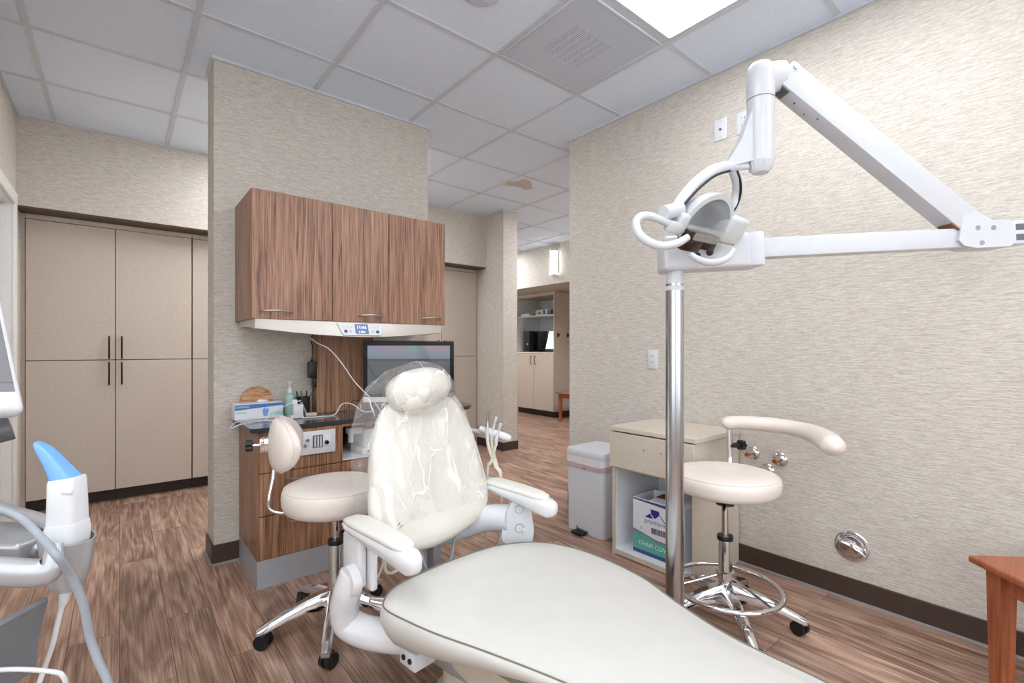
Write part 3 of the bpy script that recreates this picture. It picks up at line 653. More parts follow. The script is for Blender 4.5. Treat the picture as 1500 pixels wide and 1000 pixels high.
for i, (dx, dy, tx, ty, mm, lab) in enumerate(((-0.01, 0, -0.05, 0.01, 'black', 'black pen leaning left in the mesh cup'), (0.005, 0.01, -0.02, 0.02, 'darkgrey', 'dark grey pen standing nearly upright in the mesh cup'),
                                     (0.01, -0.01, 0.028, 0.03, 'black_gloss', 'black pen leaning right towards the walnut panel'))):
    a = V((0.79 + dx, 2.80 + dy, CT + 0.006)); c = a + V((tx * 0.45, ty * 0.4, 0.128))
    tag(B().tube([a, a.lerp(c, 0.93), c], [0.004, 0.004, 0.002], n=8, k=1).done('pen', mm), lab, 'pen', 'pens in the mesh cup')
tag(B().tube([(0.795, 2.742, CT + 0.004), (0.768, 2.755, CT + 0.075)], [0.006, 0.006], n=8, k=1).done('marker', 'steel'), 'silver marker leaning on the front of the pen cup', 'marker')
tag(B().box((0.778, 2.70, CT), (0.835, 2.735, CT + 0.018), 0.003).done('note_pad', 'laminate2'), 'small pale pad of paper in front of pen cup', 'note pad')
t = thing('power_adapter', 'black power adapter hanging beside the walnut panel', 'adapter', (0.845, 2.80, 0.95))
B().box((0.822, 2.79, 0.955), (0.862, 2.835, 1.047), 0.005).lathe([(0.006, 0), (0.008, 0.0), (0.004, 0.014), (0.001, 0.014)], (0.842, 2.812, 1.047), 12).done('adapter_body', 'black', t)
B().tube([(0.842, 2.812, 1.055), (0.846, 2.81, 1.12), (0.835, 2.80, 1.17), (0.846, 2.79, 1.215)], 0.0022, n=6).done('cord', 'black', t)
B().box((0.848, 2.80, 0.90), (0.8655, 2.84, 0.953), 0.004).tube([(0.858, 2.82, 0.9), (0.845, 2.815, 0.87), (0.82, 2.81, 0.84)], 0.0025, n=6).done('plug', 'black', t)
def cable(name, pts, r, m, lab, k=8, n=8):
    return tag(B().tube(pts, r, n=n, k=k).done(name, m), lab, 'cable')
cable('cable', [(0.765, 2.585, 1.176), at(466, 503, 2.53), at(482, 511, 2.56), at(500, 531, 2.58), at(518, 557, 2.60), at(534, 574, 2.61), at(548, 588, 2.61), at(560, 606, 2.61)], 0.0032, 'whiteplastic', 'white cable hanging from the bowed light down to the monitor')
cable('cable', [(0.735, 2.64, CT + 0.095), (0.68, 2.63, CT + 0.085), (0.62, 2.66, CT + 0.045), (0.57, 2.67, CT + 0.006), (0.49, 2.62, CT + 0.006), (0.45, 2.59, CT + 0.006), (0.43, 2.585, CT + 0.0), (0.405, 2.60, CT - 0.012), (0.43, 2.66, CT + 0.002), (0.455, 2.69, CT + 0.006), (0.52, 2.70, CT + 0.006), (0.58, 2.63, CT + 0.006), (0.63, 2.62, CT + 0.006)], 0.0026, 'whiteplastic', 'white charger cable looping over the left end of the countertop')
cable('cable', [(0.74, 2.645, CT + 0.004), (0.84, 2.63, CT + 0.004), (0.915, 2.655, CT + 0.004), (0.97, 2.69, CT + 0.055), (1.03, 2.70, CT + 0.05), (1.09, 2.68, CT + 0.006), (1.15, 2.67, CT + 0.004)], 0.0032, 'whiteplastic', 'white cable lying along the countertop in front of the walnut panel')
cable('cable', [(1.0, 2.72, CT + 0.004), (1.05, 2.75, CT + 0.06), (1.10, 2.76, CT + 0.055), (1.11, 2.71, CT + 0.004), (1.07, 2.65, CT + 0.004), (1.12, 2.62, CT + 0.004), (1.17, 2.66, CT + 0.004)], 0.0018, 'black', 'thin black cable curled on the countertop beside the monitor', n=6)
t = thing('computer_mouse', 'small black device on the rounded right end of countertop', 'device', (1.63, 2.64, CT))
B().ball((1.62, 2.66, CT + 0.016), (0.045, 0.03, 0.016), nu=20, nv=10).done('shell', 'black', t)
B().box((1.60, 2.62, CT + 0.001), (1.66, 2.635, CT + 0.04), 0.004).done('stand', 'black', t)
# monitor
t = thing('monitor', 'large silver framed computer monitor with black bezel on the countertop', 'monitor', (1.30, 2.55, CT))
mc = at(598.5, 0, 2.80); sx = RGT
mm = frame((mc.x, mc.y, 0), RGT, UP)      # x right, y up, z towards the room
B().box((-0.27, 0.803, -0.022), (0.27, 1.166, -0.001), 0.008, 3, mtx=mm).done('case', 'steel', t)
B().box((-0.266, 0.838, -0.004), (0.266, 1.162, 0.0006), 0.0004, 1, mtx=mm).done('bezel', 'black_gloss', t)
B().box((-0.266, 0.807, -0.004), (0.266, 0.836, 0.0007), 0.0004, 1, mtx=mm).done('chin', 'melamine', t)
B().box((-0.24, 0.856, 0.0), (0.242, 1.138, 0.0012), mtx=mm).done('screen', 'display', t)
B().box((-0.035, CT + 0.006, -0.05), (0.035, 0.9, -0.022), 0.004, mtx=mm).box((-0.11, CT, -0.13), (0.11, CT + 0.008, 0.02), 0.003, mtx=mm).done('stand', 'steel', t)

# ------------------------------------------------------------------ operator stools
def disc_cushion(b, c, r, z0, z1, n=48):
    h = z1 - z0
    b.lathe([(r * 0.3, z0 - c[2]), (r * 0.86, z0 - c[2]), (r * 0.95, z0 + 0.10 * h - c[2]), (r * 0.99, z0 + 0.3 * h - c[2]), (r, z0 + 0.55 * h - c[2]), (r * 0.985, z0 + 0.74 * h - c[2]),
             (r * 0.955, z0 + 0.84 * h - c[2]), (r * 0.945, z0 + 0.845 * h - c[2]), (r * 0.93, z0 + 0.87 * h - c[2]), (r * 0.83, z0 + 0.955 * h - c[2]), (r * 0.6, z0 + 0.995 * h - c[2]), (r * 0.3, z1 - c[2]), (r * 0.02, z1 - c[2])], c, n)
def stool(label, cx, cy, angs, R, sr, z0, z1, sc=None):
    t = thing('operator_stool', label, 'stool', (cx, cy, 0), 0, 'beige operator stools on chrome casters')
    sc = sc or (cx, cy)
    b = B(); disc_cushion(b, (sc[0], sc[1], 0), sr, z0, z1); seat = b.done('seat', 'vinyl', t, ang=60)
    pts = [(sc[0] + sr * 0.951 * math.cos(2 * PI * i / 40), sc[1] + sr * 0.951 * math.sin(2 * PI * i / 40), z0 + 0.847 * (z1 - z0)) for i in range(40)]
    B().tube(pts, 0.0022, n=6, k=1, closed=True).done('piping', 'vinyl', seat)
    B().cyl((cx, cy, 0.30), (cx, cy, z0 + 0.002), 0.014, n=20).cyl((cx, cy, z0 - 0.022), (cx, cy, z0 + 0.001), 0.06, 0.08, n=24).done('gas_rod', 'chrome', t)
    B().lathe([(0.02, 0.05), (0.03, 0.05), (0.03, 0.14), (0.026, 0.15), (0.026, 0.33), (0.024, 0.335), (0.002, 0.335)], (cx, cy, 0)).done('column', 'chrome', t)
    B().lathe([(0.002, 0.333), (0.03, 0.333), (0.032, 0.34), (0.030, 0.352), (0.002, 0.352)], (cx, cy, 0)).done('collar', 'black', t)
    for a in angs:
        d = V((math.cos(a), math.sin(a), 0)); q = V((-d.y, d.x, 0)); rings = []
        for k, (f, zt, h, w) in enumerate(((0.03, 0.158, 0.075, 0.030), (0.2, 0.15, 0.062, 0.026), (0.4, 0.138, 0.045, 0.023), (0.65, 0.113, 0.033, 0.021), (0.85, 0.09, 0.028, 0.019), (0.985, 0.072, 0.024, 0.018), (1.02, 0.066, 0.018, 0.014))):
            p = V((cx, cy, 0)) + d * R * f
            rings.append([p + q * w + UP * (zt - h), p + q * w + UP * (zt - 0.3 * h), p + q * w * 0.6 + UP * zt, p - q * w * 0.6 + UP * zt, p - q * w + UP * (zt - 0.3 * h), p - q * w + UP * (zt - h)])
        B().loft(rings).done('leg', 'chrome', t, ang=50)
        e = V((cx, cy, 0)) + d * R * 0.97; ca = a + 0.9
        w = V((math.cos(ca), math.sin(ca), 0)); c0 = e + V((-w.y, w.x, 0)) * 0.012
        cs = B(); cs.cyl(c0 - w * 0.022 + UP * 0.027, c0 - w * 0.005 + UP * 0.027, 0.027, n=20).cyl(c0 + w * 0.005 + UP * 0.027, c0 + w * 0.022 + UP * 0.027, 0.027, n=20)
        cs.box((-0.012, -0.02, 0.02), (0.012, 0.02, 0.056), 0.006, mtx=Matrix.Translation((c0.x, c0.y, 0)) @ Matrix.Rotation(ca, 4, 'Z')).cyl(e + UP * 0.03, e + UP * 0.066, 0.006, n=10)
        cs.done('caster', 'blackpaint', t)
    return t
SX, SY = 0.675, 1.945
aA = math.atan2(1.984 - SY, 0.394 - SX)
seatc = (0.668, 1.935)
t = stool('beige stool with half round back pad in front of walnut console', SX, SY, [aA + 2 * PI * k / 5 for k in range(5)], 0.278, 0.196, 0.482, 0.590, seatc)
# back pad on a bent chrome bar
pc = V((0.512, 2.095, 0.733))
wd = V((0.30, 0.954, 0)); nd = V((0.954, -0.30, 0))
b = B(); rings = []
for k in range(17):     # along the width of the pad
    f = -1 + 2 * k / 16; e = max(0.03, (1 - abs(f) ** 2.6)) ** 0.5
    c = pc + wd * f * 0.145 + nd * (0.06 * f * f - 0.012)
    ring = []
    for q in range(20):
        a = 2 * PI * q / 20; ca, sa = math.cos(a), math.sin(a)
        x = (0.058 if ca > 0 else 0.040) * math.copysign(abs(ca) ** 0.85, ca) * (0.35 + 0.65 * e); z = 0.110 * math.copysign(abs(sa) ** 0.8, sa) * e
        ring.append(c + nd * x + UP * z)
    rings.append(ring)
bp = b.loft(rings).done('back_pad', 'vinyl', t, ang=60)
s_pts = [r[5] + nd * 0.0005 + UP * 0.001 for r in rings] + [r[15] - UP * 0.001 for r in rings[::-1]]
B().tube(s_pts, 0.0022, n=6, k=2, closed=True).done('piping', 'vinyl', bp)
B().tube([pc - nd * 0.05 + UP * 0.0, (0.476, 2.085, 0.70), (0.474, 2.075, 0.62), (0.455, 2.06, 0.53), (0.458, 2.055, 0.488), (0.50, 2.03, 0.470), (0.60, 1.97, 0.468), (0.64, 1.955, 0.470)], 0.0075, n=10).done('back_bar', 'chrome', t)
B().box((-0.018, -0.02, -0.028), (0.018, 0.02, 0.028), 0.003, mtx=Matrix.Translation(pc - nd * 0.062) @ Matrix.Rotation(-0.3, 4, 'Z')).cyl(pc - nd * 0.075, pc - nd * 0.115, 0.008, n=12).done('back_clamp', 'chrome', t)
kb = B()
for k in range(5):
    a = 2 * PI * k / 5; c = pc - nd * 0.13 + (wd * math.cos(a) + UP * math.sin(a)) * 0.014
    kb.cyl(c, c + nd * 0.022, 0.010, n=12)
kb.cyl(pc - nd * 0.132, pc - nd * 0.106, 0.014, n=16).done('knob', 'black', t)
B().tube([(SX, SY, 0.462), (SX + 0.012, SY - 0.02, 0.43), (SX + 0.018, SY - 0.035, 0.405)], [0.004, 0.006, 0.006], n=8).ball((SX + 0.026, SY - 0.05, 0.385), (0.030, 0.022, 0.014), nu=18, nv=10).done('lever', 'black', t)

QX, QY = 1.93, 0.965
t = stool('beige stool with curved arm support and chrome foot ring by right wall', QX, QY, [math.radians(-62 + 72 * k) for k in range(5)], 0.285, 0.208, 0.533, 0.620)
rp_ = [(QX + 0.21 * math.cos(2 * PI * i / 40), QY + 0.21 * math.sin(2 * PI * i / 40), 0.142) for i in range(40)]
fr = B().tube(rp_, 0.0105, n=10, k=1, closed=True)
for k in range(3):
    a = math.radians(20 + 120 * k); d = V((math.cos(a), math.sin(a), 0))
    fr.tube([V((QX, QY, 0.19)) + d * 0.03, V((QX, QY, 0.165)) + d * 0.12, V((QX, QY, 0.142)) + d * 0.208], 0.005, n=8, k=3)
fr.lathe([(0.031, 0.175), (0.036, 0.178), (0.036, 0.205), (0.031, 0.208)], (QX, QY, 0)).done('foot_ring', 'chrome', t)
B().lathe([(0.005, 0.478), (0.036, 0.478), (0.034, 0.491), (0.016, 0.516), (0.005, 0.521)], (QX, QY, 0), 20).tube([(QX, QY, 0.486), (QX - 0.07, QY - 0.03, 0.478)], [0.008, 0.006], n=8, k=1).done('lever', 'black', t)
ap = [(2.185, 1.078, 0.775), (2.27, 1.04, 0.772), (2.325, 0.94, 0.768), (2.325, 0.84, 0.763), (2.27, 0.745, 0.757), (2.17, 0.67, 0.752), (2.09, 0.628, 0.750)]
b = B(); b.tube([(2.155, 1.082, 0.775)] + ap + [(2.058, 0.612, 0.749)], [0.008, 0.034, 0.036, 0.037, 0.038, 0.042, 0.046, 0.043, 0.010], n=18, k=6, flat=((0, 0, 1), 0.9))
arm = b.done('arm_pad', 'vinyl', t, ang=70)
B().tube([(2.20, 1.08, 0.75), (2.205, 1.08, 0.60), (2.16, 1.06, 0.537), (2.04, 1.01, 0.525), (1.96, 0.98, 0.527)], [0.014, 0.014, 0.013, 0.012, 0.012], n=12).done('arm_post', 'chrome', t)
kb = B(); kc = V((2.245, 1.055, 0.668))
for k in range(6):
    a = 2 * PI * k / 6; c = kc + (RGT * 0 + V((0.4, 0.9, 0)).normalized() * math.cos(a) + UP * math.sin(a)) * 0.015
    kb.cyl(c, c + V((0.022, -0.01, 0)), 0.009, n=10)
kb.cyl((2.20, 1.08, 0.668), kc + V((0.02, -0.01, 0)), 0.012, n=14).done('knob', 'black', t)

# ------------------------------------------------------------------ the dental chair
CO = V((0.95, 1.2, 0)); RZ = math.radians(8.0)
EB = V((-math.sin(RZ), math.cos(RZ), 0)); ER = V((math.cos(RZ), math.sin(RZ), 0))
def ch(r, s, z): return CO + ER * r + EB * s + UP * z
chair = thing('dental_chair', 'cream dental patient chair with white arms and clear film over its back', 'dental chair', CO, RZ)
def smooth_loop(pts, k=5): return [(p.x, p.y) for p in catmull([V((a, c, 0)) for a, c in pts], k, True)]
outl = smooth_loop([(-0.325, 0.185), (-0.25, 0.236), (-0.12, 0.25), (0.04, 0.245), (0.19, 0.215), (0.31, 0.135), (0.365, 0.03), (0.375, -0.12), (0.335, -0.31), (0.262, -0.46), (0.205, -0.60), (0.178, -0.72), (0.16, -0.85), (0.12, -0.96), (0.0, -1.0), (-0.12, -0.96), (-0.175, -0.85), (-0.20, -0.70), (-0.225, -0.56), (-0.245, -0.42), (-0.268, -0.30), (-0.295, -0.18), (-0.325, -0.06), (-0.345, 0.07), (-0.348, 0.14)])
def scale_in(o, d, c=(0.01, -0.3)):
    """pull every point of the outline inward by about d"""
    n = len(o); out = []
    for i, (x, y) in enumerate(o):
        ax, ay = o[i - 1]; bx, by = o[(i + 1) % n]
        tx, ty = bx - ax, by - ay; l = math.hypot(tx, ty) or 1
        out.append((x - ty / l * d, y + tx / l * d) if SGN > 0 else (x + ty / l * d, y - tx / l * d))
    return out
area = sum(outl[i - 1][0] * outl[i][1] - outl[i][0] * outl[i - 1][1] for i in range(len(outl)))
SGN = 1 if area > 0 else -1
def seat_bot(s): return 0.245 + max(0, min(1, (0.15 - s) / 0.55)) * 0.075
rings = []
for d, f in ((0.10, -0.02), (0.055, 0.0), (0.030, 0.12), (0.012, 0.35), (-0.002, 0.6), (-0.004, 0.8), (0.0, 0.955), (0.003, 0.985), (0.007, 0.985), (0.016, 1.03), (0.03, 1.06)):
    rings.append([ch(x, y, seat_bot(s0[1]) + (0.372 - seat_bot(s0[1])) * f) for (x, y), s0 in zip(scale_in(outl, d), outl)])
inner = scale_in(outl, 0.03)
for f, z in ((0.85, 0.3835), (0.65, 0.389), (0.4, 0.3925), (0.18, 0.394), (0.02, 0.3945)):
    rings.append([ch(x * f, max(-0.86, min(0.10, y)) * (1 - f) + y * f, z) for x, y in inner])
seat = B().loft(rings).done('seat', 'chairseat', chair, ang=60)
pp = [ch(x, y, 0.3725 - (0.0) ) for (x, y) in scale_in(outl, 0.0035)]
B().tube(pp, 0.0022, n=6, k=1, closed=True).done('piping', 'seamline', seat)
# backrest
NBK = V((0, -1, 0.25)).normalized()          # local (r, s, z): faces the seat and a little up
def bk(r, z, out=0.0):                        # point of the back's front plane, out = towards the patient
    return ch(r, 0.31 + (z - 0.43) * 0.25 - out * 0.97, z + out * 0.24)
bo = smooth_loop([(-0.15, 0.425), (-0.03, 0.405), (0.10, 0.415), (0.22, 0.445), (0.275, 0.50), (0.285, 0.56), (0.275, 0.66), (0.255, 0.76), (0.22, 0.855), (0.165, 0.925), (0.06, 0.95), (-0.06, 0.945), (-0.15, 0.905), (-0.195, 0.83), (-0.225, 0.74), (-0.243, 0.64), (-0.252, 0.54), (-0.235, 0.465)], 4)
a2 = sum(bo[i - 1][0] * bo[i][1] - bo[i][0] * bo[i - 1][1] for i in range(len(bo))); SGN = 1 if a2 > 0 else -1
rings = []
for d, o in ((0.09, -0.085), (0.03, -0.08), (0.010, -0.065), (0.0, -0.045), (0.0, -0.028), (0.008, -0.014), (0.022, -0.004), (0.05, 0.004), (0.09, 0.010)):
    rings.append([bk(x, z, o) for x, z in scale_in(bo, d)])
inn = scale_in(bo, 0.09)
for f in (0.7, 0.4, 0.1): rings.append([bk(0.015 + (x - 0.015) * f, 0.68 + (z - 0.68) * f, 0.010 + 0.006 * (1 - f)) for x, z in inn])
B().loft(rings).done('backrest', 'chairvinyl', chair, ang=60)
hm = Matrix.Rotation(RZ, 4, 'Z') @ Matrix.Rotation(math.radians(-8), 4, 'Y') @ Matrix.Rotation(math.radians(-14), 4, 'X')
HC = ch(-0.022, 0.415, 0.968)
B().ball(HC, (0.137, 0.062, 0.077), hm, 36, 20, 0.86).done('headrest', 'chairvinyl', chair, ang=60)
# clear film bag drawn over the headrest and back
prof = [(0.520, -0.262, 0.292), (0.56, -0.268, 0.296), (0.62, -0.268, 0.290), (0.70, -0.268, 0.278), (0.78, -0.262, 0.262), (0.86, -0.250, 0.238), (0.92, -0.225, 0.20), (0.965, -0.195, 0.160), (1.0, -0.172, 0.130), (1.03, -0.140, 0.100), (1.055, -0.085, 0.062), (1.066, -0.03, 0.02)]
PF = catmull([V(p) for p in prof], 5)
def front_out(r, z):
    o = 0.016 if z < 0.86 else 0.016
    dx, dz = (r + 0.022) / 0.142, (z - 0.968) / 0.084
    q = 1 - dx * dx - dz * dz
    if q > -0.25:
        h = 0.075 * math.sqrt(max(0.0, (q + 0.25) / 1.25)) + 0.012 + max(0, (z - 0.90)) * 0.1
        o = max(o, h)
    return o
rings = []; NU = 46
for p in PF:
    z, l, r = p; row = []
    for i in range(NU + 1):
        u = -1 + 2 * i / NU
        x = (l + r) / 2 + u * (r - l) / 2
        o = front_out(x, z) + 0.006 - 0.115 * max(0, abs(u) - 0.80) / 0.20
        pt = bk(x, z, o); nz = noise.noise(V((x * 9 + 3, z * 5, 1.7))) * 0.008 + abs(noise.noise(V((x * 16 + z * 9, z * 14 - x * 6, 4.2)))) * 0.010
        row.append(pt - EB * (nz + 0.002) + ER * 0.004 * noise.noise(V((z * 22, u * 3, 8))))
    rings.append(row)
b = B().loft(rings, cap=False, closed=False)
b.done('film_cover', 'film', chair, ang=180)
# armrests: cream pad on a white shell
for sg in (-1, 1):
    r0 = 0.312 * sg
    rings_s, rings_p = [], []
    for s, hw, zt, th in ((0.405, 0.012, 0.562, 0.012), (0.395, 0.032, 0.566, 0.026), (0.36, 0.043, 0.568, 0.034), (0.28, 0.044, 0.567, 0.044), (0.18, 0.041, 0.565, 0.056), (0.10, 0.038, 0.561, 0.066), (0.06, 0.033, 0.556, 0.068), (0.035, 0.022, 0.548, 0.05), (0.026, 0.010, 0.536, 0.025)):
        ring = []
        for q in range(20):
            a = 2 * PI * q / 20; ca, sa = math.cos(a), math.sin(a)
            x = hw * math.copysign(abs(ca) ** 0.6, ca); y = th / 2 * math.copysign(abs(sa) ** 0.7, sa)
            ring.append(ch(r0 + x * (1 if y > 0 else 0.86), s, zt - th / 2 - 0.004 + y))
        rings_s.append(ring)
    a = B().loft(rings_s).done('armrest', 'shell', chair, ang=60)
    for s, hw, zt, th in ((0.400, 0.010, 0.566, 0.010), (0.39, 0.030, 0.573, 0.018), (0.35, 0.041, 0.577, 0.022), (0.28, 0.042, 0.577, 0.024), (0.18, 0.039, 0.574, 0.024), (0.11, 0.036, 0.569, 0.022), (0.078, 0.026, 0.562, 0.014), (0.070, 0.012, 0.556, 0.008)):
        ring = []
        for q in range(20):
            b_ = 2 * PI * q / 20; ca, sa = math.cos(b_), math.sin(b_)
            ring.append(ch(r0 + hw * math.copysign(abs(ca) ** 0.6, ca), s, zt - th / 2 + th / 2 * math.copysign(abs(sa) ** 0.7, sa)))
        rings_p.append(ring)
    B().loft(rings_p).done('pad', 'armpad', a, ang=60)
# left support: plate, round pivot and boot reaching under the seat
B().box((-0.345, 0.285, 0.375), (-0.315, 0.39, 0.535), 0.012, 3, mtx=WM[chair.name]).box((-0.312, 0.268, 0.36), (-0.286, 0.35, 0.53), 0.010, 3, mtx=WM[chair.name]).done('arm_bracket', 'shell', chair)
b = B()
b.cyl(ch(-0.372, 0.315, 0.400), ch(-0.345, 0.315, 0.400), 0.046, 0.050, n=28)
b.tube([ch(-0.352, 0.315, 0.425), ch(-0.356, 0.33, 0.37), ch(-0.356, 0.355, 0.30), ch(-0.340, 0.355, 0.245), ch(-0.300, 0.285, 0.225), ch(-0.235, 0.16, 0.235), ch(-0.18, 0.08, 0.25)], [0.034, 0.044, 0.044, 0.046, 0.048, 0.05, 0.045], n=18, k=5)
b.done('arm_boot', 'shell', chair, ang=60)
B().tube([ch(-0.325, 0.255, 0.35), ch(-0.28, 0.225, 0.335), ch(-0.24, 0.16, 0.32)], [0.012, 0.022, 0.026], n=12, flat=((0, 0, 1), 0.6)).done('seat_lug', 'chrome', chair)
# right support: sweeping bar behind the back and a plate with two caps
b = B()
pl = [(-0.055, -0.085), (-0.04, 0.02), (-0.015, 0.07), (0.02, 0.085), (0.05, 0.06), (0.065, 0.0), (0.07, -0.06), (0.05, -0.10)]
pmx = frame(ch(0.318, 0.19, 0.445), -EB, UP)    # faces sideways to the room
fm2 = frame(ch(0.300, 0.215, 0.442), (ER * 0.78 - EB * 0.62), UP)
b.prism(smooth_loop(pl, 4), -0.03, 0.0, fm2)
b.done('arm_bracket', 'shellgrey', chair)
for cz in (0.040, -0.035):
    cp = B().cyl(fm2 @ V((0.012, cz, -0.002)), fm2 @ V((0.012, cz, 0.0025)), 0.0155, n=24).done('screw_cap', 'shellgrey', chair)
    B().tube([fm2 @ V((0.012 + 0.0165 * math.cos(2 * PI * q / 24), cz + 0.0165 * math.sin(2 * PI * q / 24), 0.0004)) for q in range(24)], 0.0011, n=6, k=1, closed=True).done('groove', 'darkgrey', cp)
B().cyl(ch(0.338, 0.235, 0.395), ch(0.375, 0.215, 0.395), 0.044, 0.040, n=28).done('pivot', 'shell', chair)
B().tube([ch(0.300, 0.245, 0.44), ch(0.26, 0.33, 0.43), ch(0.17, 0.405, 0.395), ch(0.03, 0.445, 0.375), ch(-0.10, 0.43, 0.395), ch(-0.23, 0.385, 0.455), ch(-0.30, 0.34, 0.48)], [0.052, 0.056, 0.050, 0.040, 0.036, 0.04, 0.034], n=16, flat=((0.14, -0.99, 0), 0.5)).done('back_frame', 'shellgrey', chair, ang=60)
# metal link under the back, lift and base
B().box((-0.055, 0.385, 0.15), (-0.005, 0.425, 0.46), 0.006, mtx=WM[chair.name]).box((0.02, 0.385, 0.15), (0.06, 0.425, 0.46), 0.006, mtx=WM[chair.name]).box((-0.055, 0.36, 0.155), (0.06, 0.385, 0.26), 0.008, mtx=WM[chair.name]).done('back_link', 'silver', chair)
b = B(); rr_ = []
for z, r, s0, s1, k in ((0.0, 0.20, -0.62, 0.20, 0), (0.03, 0.20, -0.62, 0.20, 0), (0.045, 0.17, -0.57, 0.18, 0), (0.12, 0.15, -0.50, 0.20, 0), (0.20, 0.17, -0.42, 0.22, 0), (0.243, 0.19, -0.40, 0.22, 0)):
    ring = []
    for q in range(36):
        a = 2 * PI * q / 36; ca, sa = math.cos(a), math.sin(a)
        ring.append(ch(r * math.copysign(abs(ca) ** 0.5, ca), (s0 + s1) / 2 + (s1 - s0) / 2 * math.copysign(abs(sa) ** 0.5, sa), z))
    rr_.append(ring)
b.loft(rr_).done('base_cover', 'laminate2', chair)
b = B().box((-0.15, -0.10, 0.10), (0.15, 0.42, 0.18), 0.02, mtx=WM[chair.name]).done('lift_arm', 'silver', chair)
B().box((-0.16, -0.5, 0.243), (0.16, 0.2, 0.262), 0.004, mtx=WM[chair.name]).box((-0.12, -0.86, 0.29), (0.12, -0.38, 0.318), 0.006, mtx=WM[chair.name]).done('seat_plate', 'darkgrey', chair)
ob = B().box((-0.300, 0.06, 0.200), (-0.225, 0.135, 0.248), 0.004, mtx=WM[chair.name]).done('outlet_box', 'shellgrey', chair)
for ds in (0.082, 0.112): B().cyl(ch(-0.3005, ds, 0.226), ch(-0.304, ds, 0.226), 0.008, n=12).done('socket', 'black', ob)
# loose hoses looping below the back
for pts, r, m, lab in (
    ([ch(-0.06, 0.36, 0.42), ch(-0.055, 0.33, 0.33), ch(-0.01, 0.31, 0.285), ch(0.055, 0.33, 0.32), ch(0.09, 0.35, 0.37), ch(0.135, 0.38, 0.46)], 0.006, 'greyhose', None),
    ([ch(0.02, 0.44, 0.43), ch(0.01, 0.435, 0.30), ch(0.0, 0.45, 0.16)], 0.006, 'hose', 'cream hose'), ([ch(0.085, 0.44, 0.42), ch(0.08, 0.44, 0.30), ch(0.06, 0.43, 0.18)], 0.005, 'hose', 'cream hose'),
    ([ch(-0.26, 0.36, 0.46), ch(-0.265, 0.38, 0.36), ch(-0.235, 0.39, 0.32), ch(-0.205, 0.38, 0.37), ch(-0.20, 0.37, 0.46)], 0.0035, 'hose', 'cream hose'),
    ([ch(-0.20, 0.37, 0.43), ch(-0.19, 0.38, 0.355), ch(-0.15, 0.385, 0.335), ch(-0.12, 0.375, 0.38), ch(-0.11, 0.37, 0.45)], 0.006, 'hose', 'cream hose'),
    ([ch(-0.14, 0.50, 0.02), ch(-0.10, 0.48, 0.16), ch(-0.04, 0.42, 0.20), ch(0.0, 0.36, 0.16)], 0.010, 'greyhose', None)):
    B().tube(pts, r, n=8, k=6).done('hose', m, chair, label=lab)

# ------------------------------------------------------------------ suction instruments on their swing arm
ih = thing('instrument_arm', 'white swing arm with suction tubes behind the right side of the patient chair', 'instrument holder', (1.33, 1.75, 0))
def hp(u, v, d=2.15): return at(u, v, d)
B().tube([V((1.25, 2.44, 0.62)), V((1.24, 2.2, 0.70)), hp(676, 624, 2.3), hp(690, 630, 2.2), hp(706, 632)], [0.02, 0.02, 0.016, 0.013, 0.012], n=14, flat=((0, 0, 1), 0.8)).done('arm', 'shell', ih)
B().tube([hp(702, 627), hp(715, 632), hp(735, 638), hp(746, 642), hp(749, 643)], [0.012, 0.019, 0.019, 0.016, 0.006], n=16, k=3).done('holder', 'shell', ih)
for (u0, v0, u1, v1, um, vm, ue, ve, r, mm, dz) in ((715, 600, 714, 626, 716, 655, 733, 706, 0.0085, 'steel', 0), (727, 610, 721, 634, 722, 660, 733, 704, 0.0085, 'shellgrey', 0.01), (733.5, 620, 727, 642, 722, 668, 714, 690, 0.0075, 'whiteplastic', -0.01)):
    a, c = hp(u0, v0, 2.13 + dz), hp(u1, v1, 2.13 + dz)
    ins = B().tube([a, a.lerp(c, 0.25), a.lerp(c, 0.3), a.lerp(c, 0.7), c], [r * 0.85, r * 0.85, r * 0.6, r * 0.7, r * 1.1], n=12, k=1).done('suction_tip', mm, ih)
    B().cyl(c, hp(u1 - 0.5, v1 + 10, 2.13 + dz), r * 1.15, r, n=12).done('valve', 'whiteplastic', ins)
    end = hp(ue, ve, 2.12 + dz)
    B().tube([hp(u1 - 0.5, v1 + 9, 2.13 + dz), hp(um, vm, 2.13 + dz), hp(um * 0.45 + ue * 0.55, vm * 0.45 + ve * 0.55, 2.125 + dz), end, V((end.x - 0.02, end.y + 0.02, 0.16)), V((end.x - 0.20, end.y + 0.10, 0.018))], r * 0.95 if r > 0.008 else r * 0.75, n=10, k=6).done('hose', 'hose', ih, label='cream suction hose')

# ------------------------------------------------------------------ operating light on its pole
d0 = 1.62; px, py = 1.455, 0.902
lt = thing('dental_light', 'pale grey dental operating light on a tall steel pole by the chair seat', 'dental light', (px, py, 0))
B().cyl((px, py, 0.0), (px, py, 1.338), 0.030, n=36).done('pole', 'brushed', lt)
B().lathe([(0.005, 1.315), (0.0325, 1.315), (0.0325, 1.328), (0.029, 1.331), (0.029, 1.40), (0.005, 1.40)], (px, py, 0)).done('collar', 'lampwhite', lt)
B().lathe([(0.005, 0.0), (0.075, 0.0), (0.075, 0.008), (0.04, 0.018), (0.031, 0.03), (0.005, 0.03)], (px, py, 0)).done('floor_flange', 'brushed', lt)
ax = (at(1454, 350, d0) - at(1111, 367, d0)).normalized()
hmx = frame(at(1039, 370, d0), ax, UP)       # x along arm, y up, z towards the room
B().box((-0.166, -0.060, -0.055), (0.166, 0.056, 0.045), 0.013, 3, mtx=hmx).box((0.112, -0.058, -0.056), (0.167, 0.0565, 0.046), 0.008, 2, mtx=hmx).done('housing', 'lampwhite', lt)
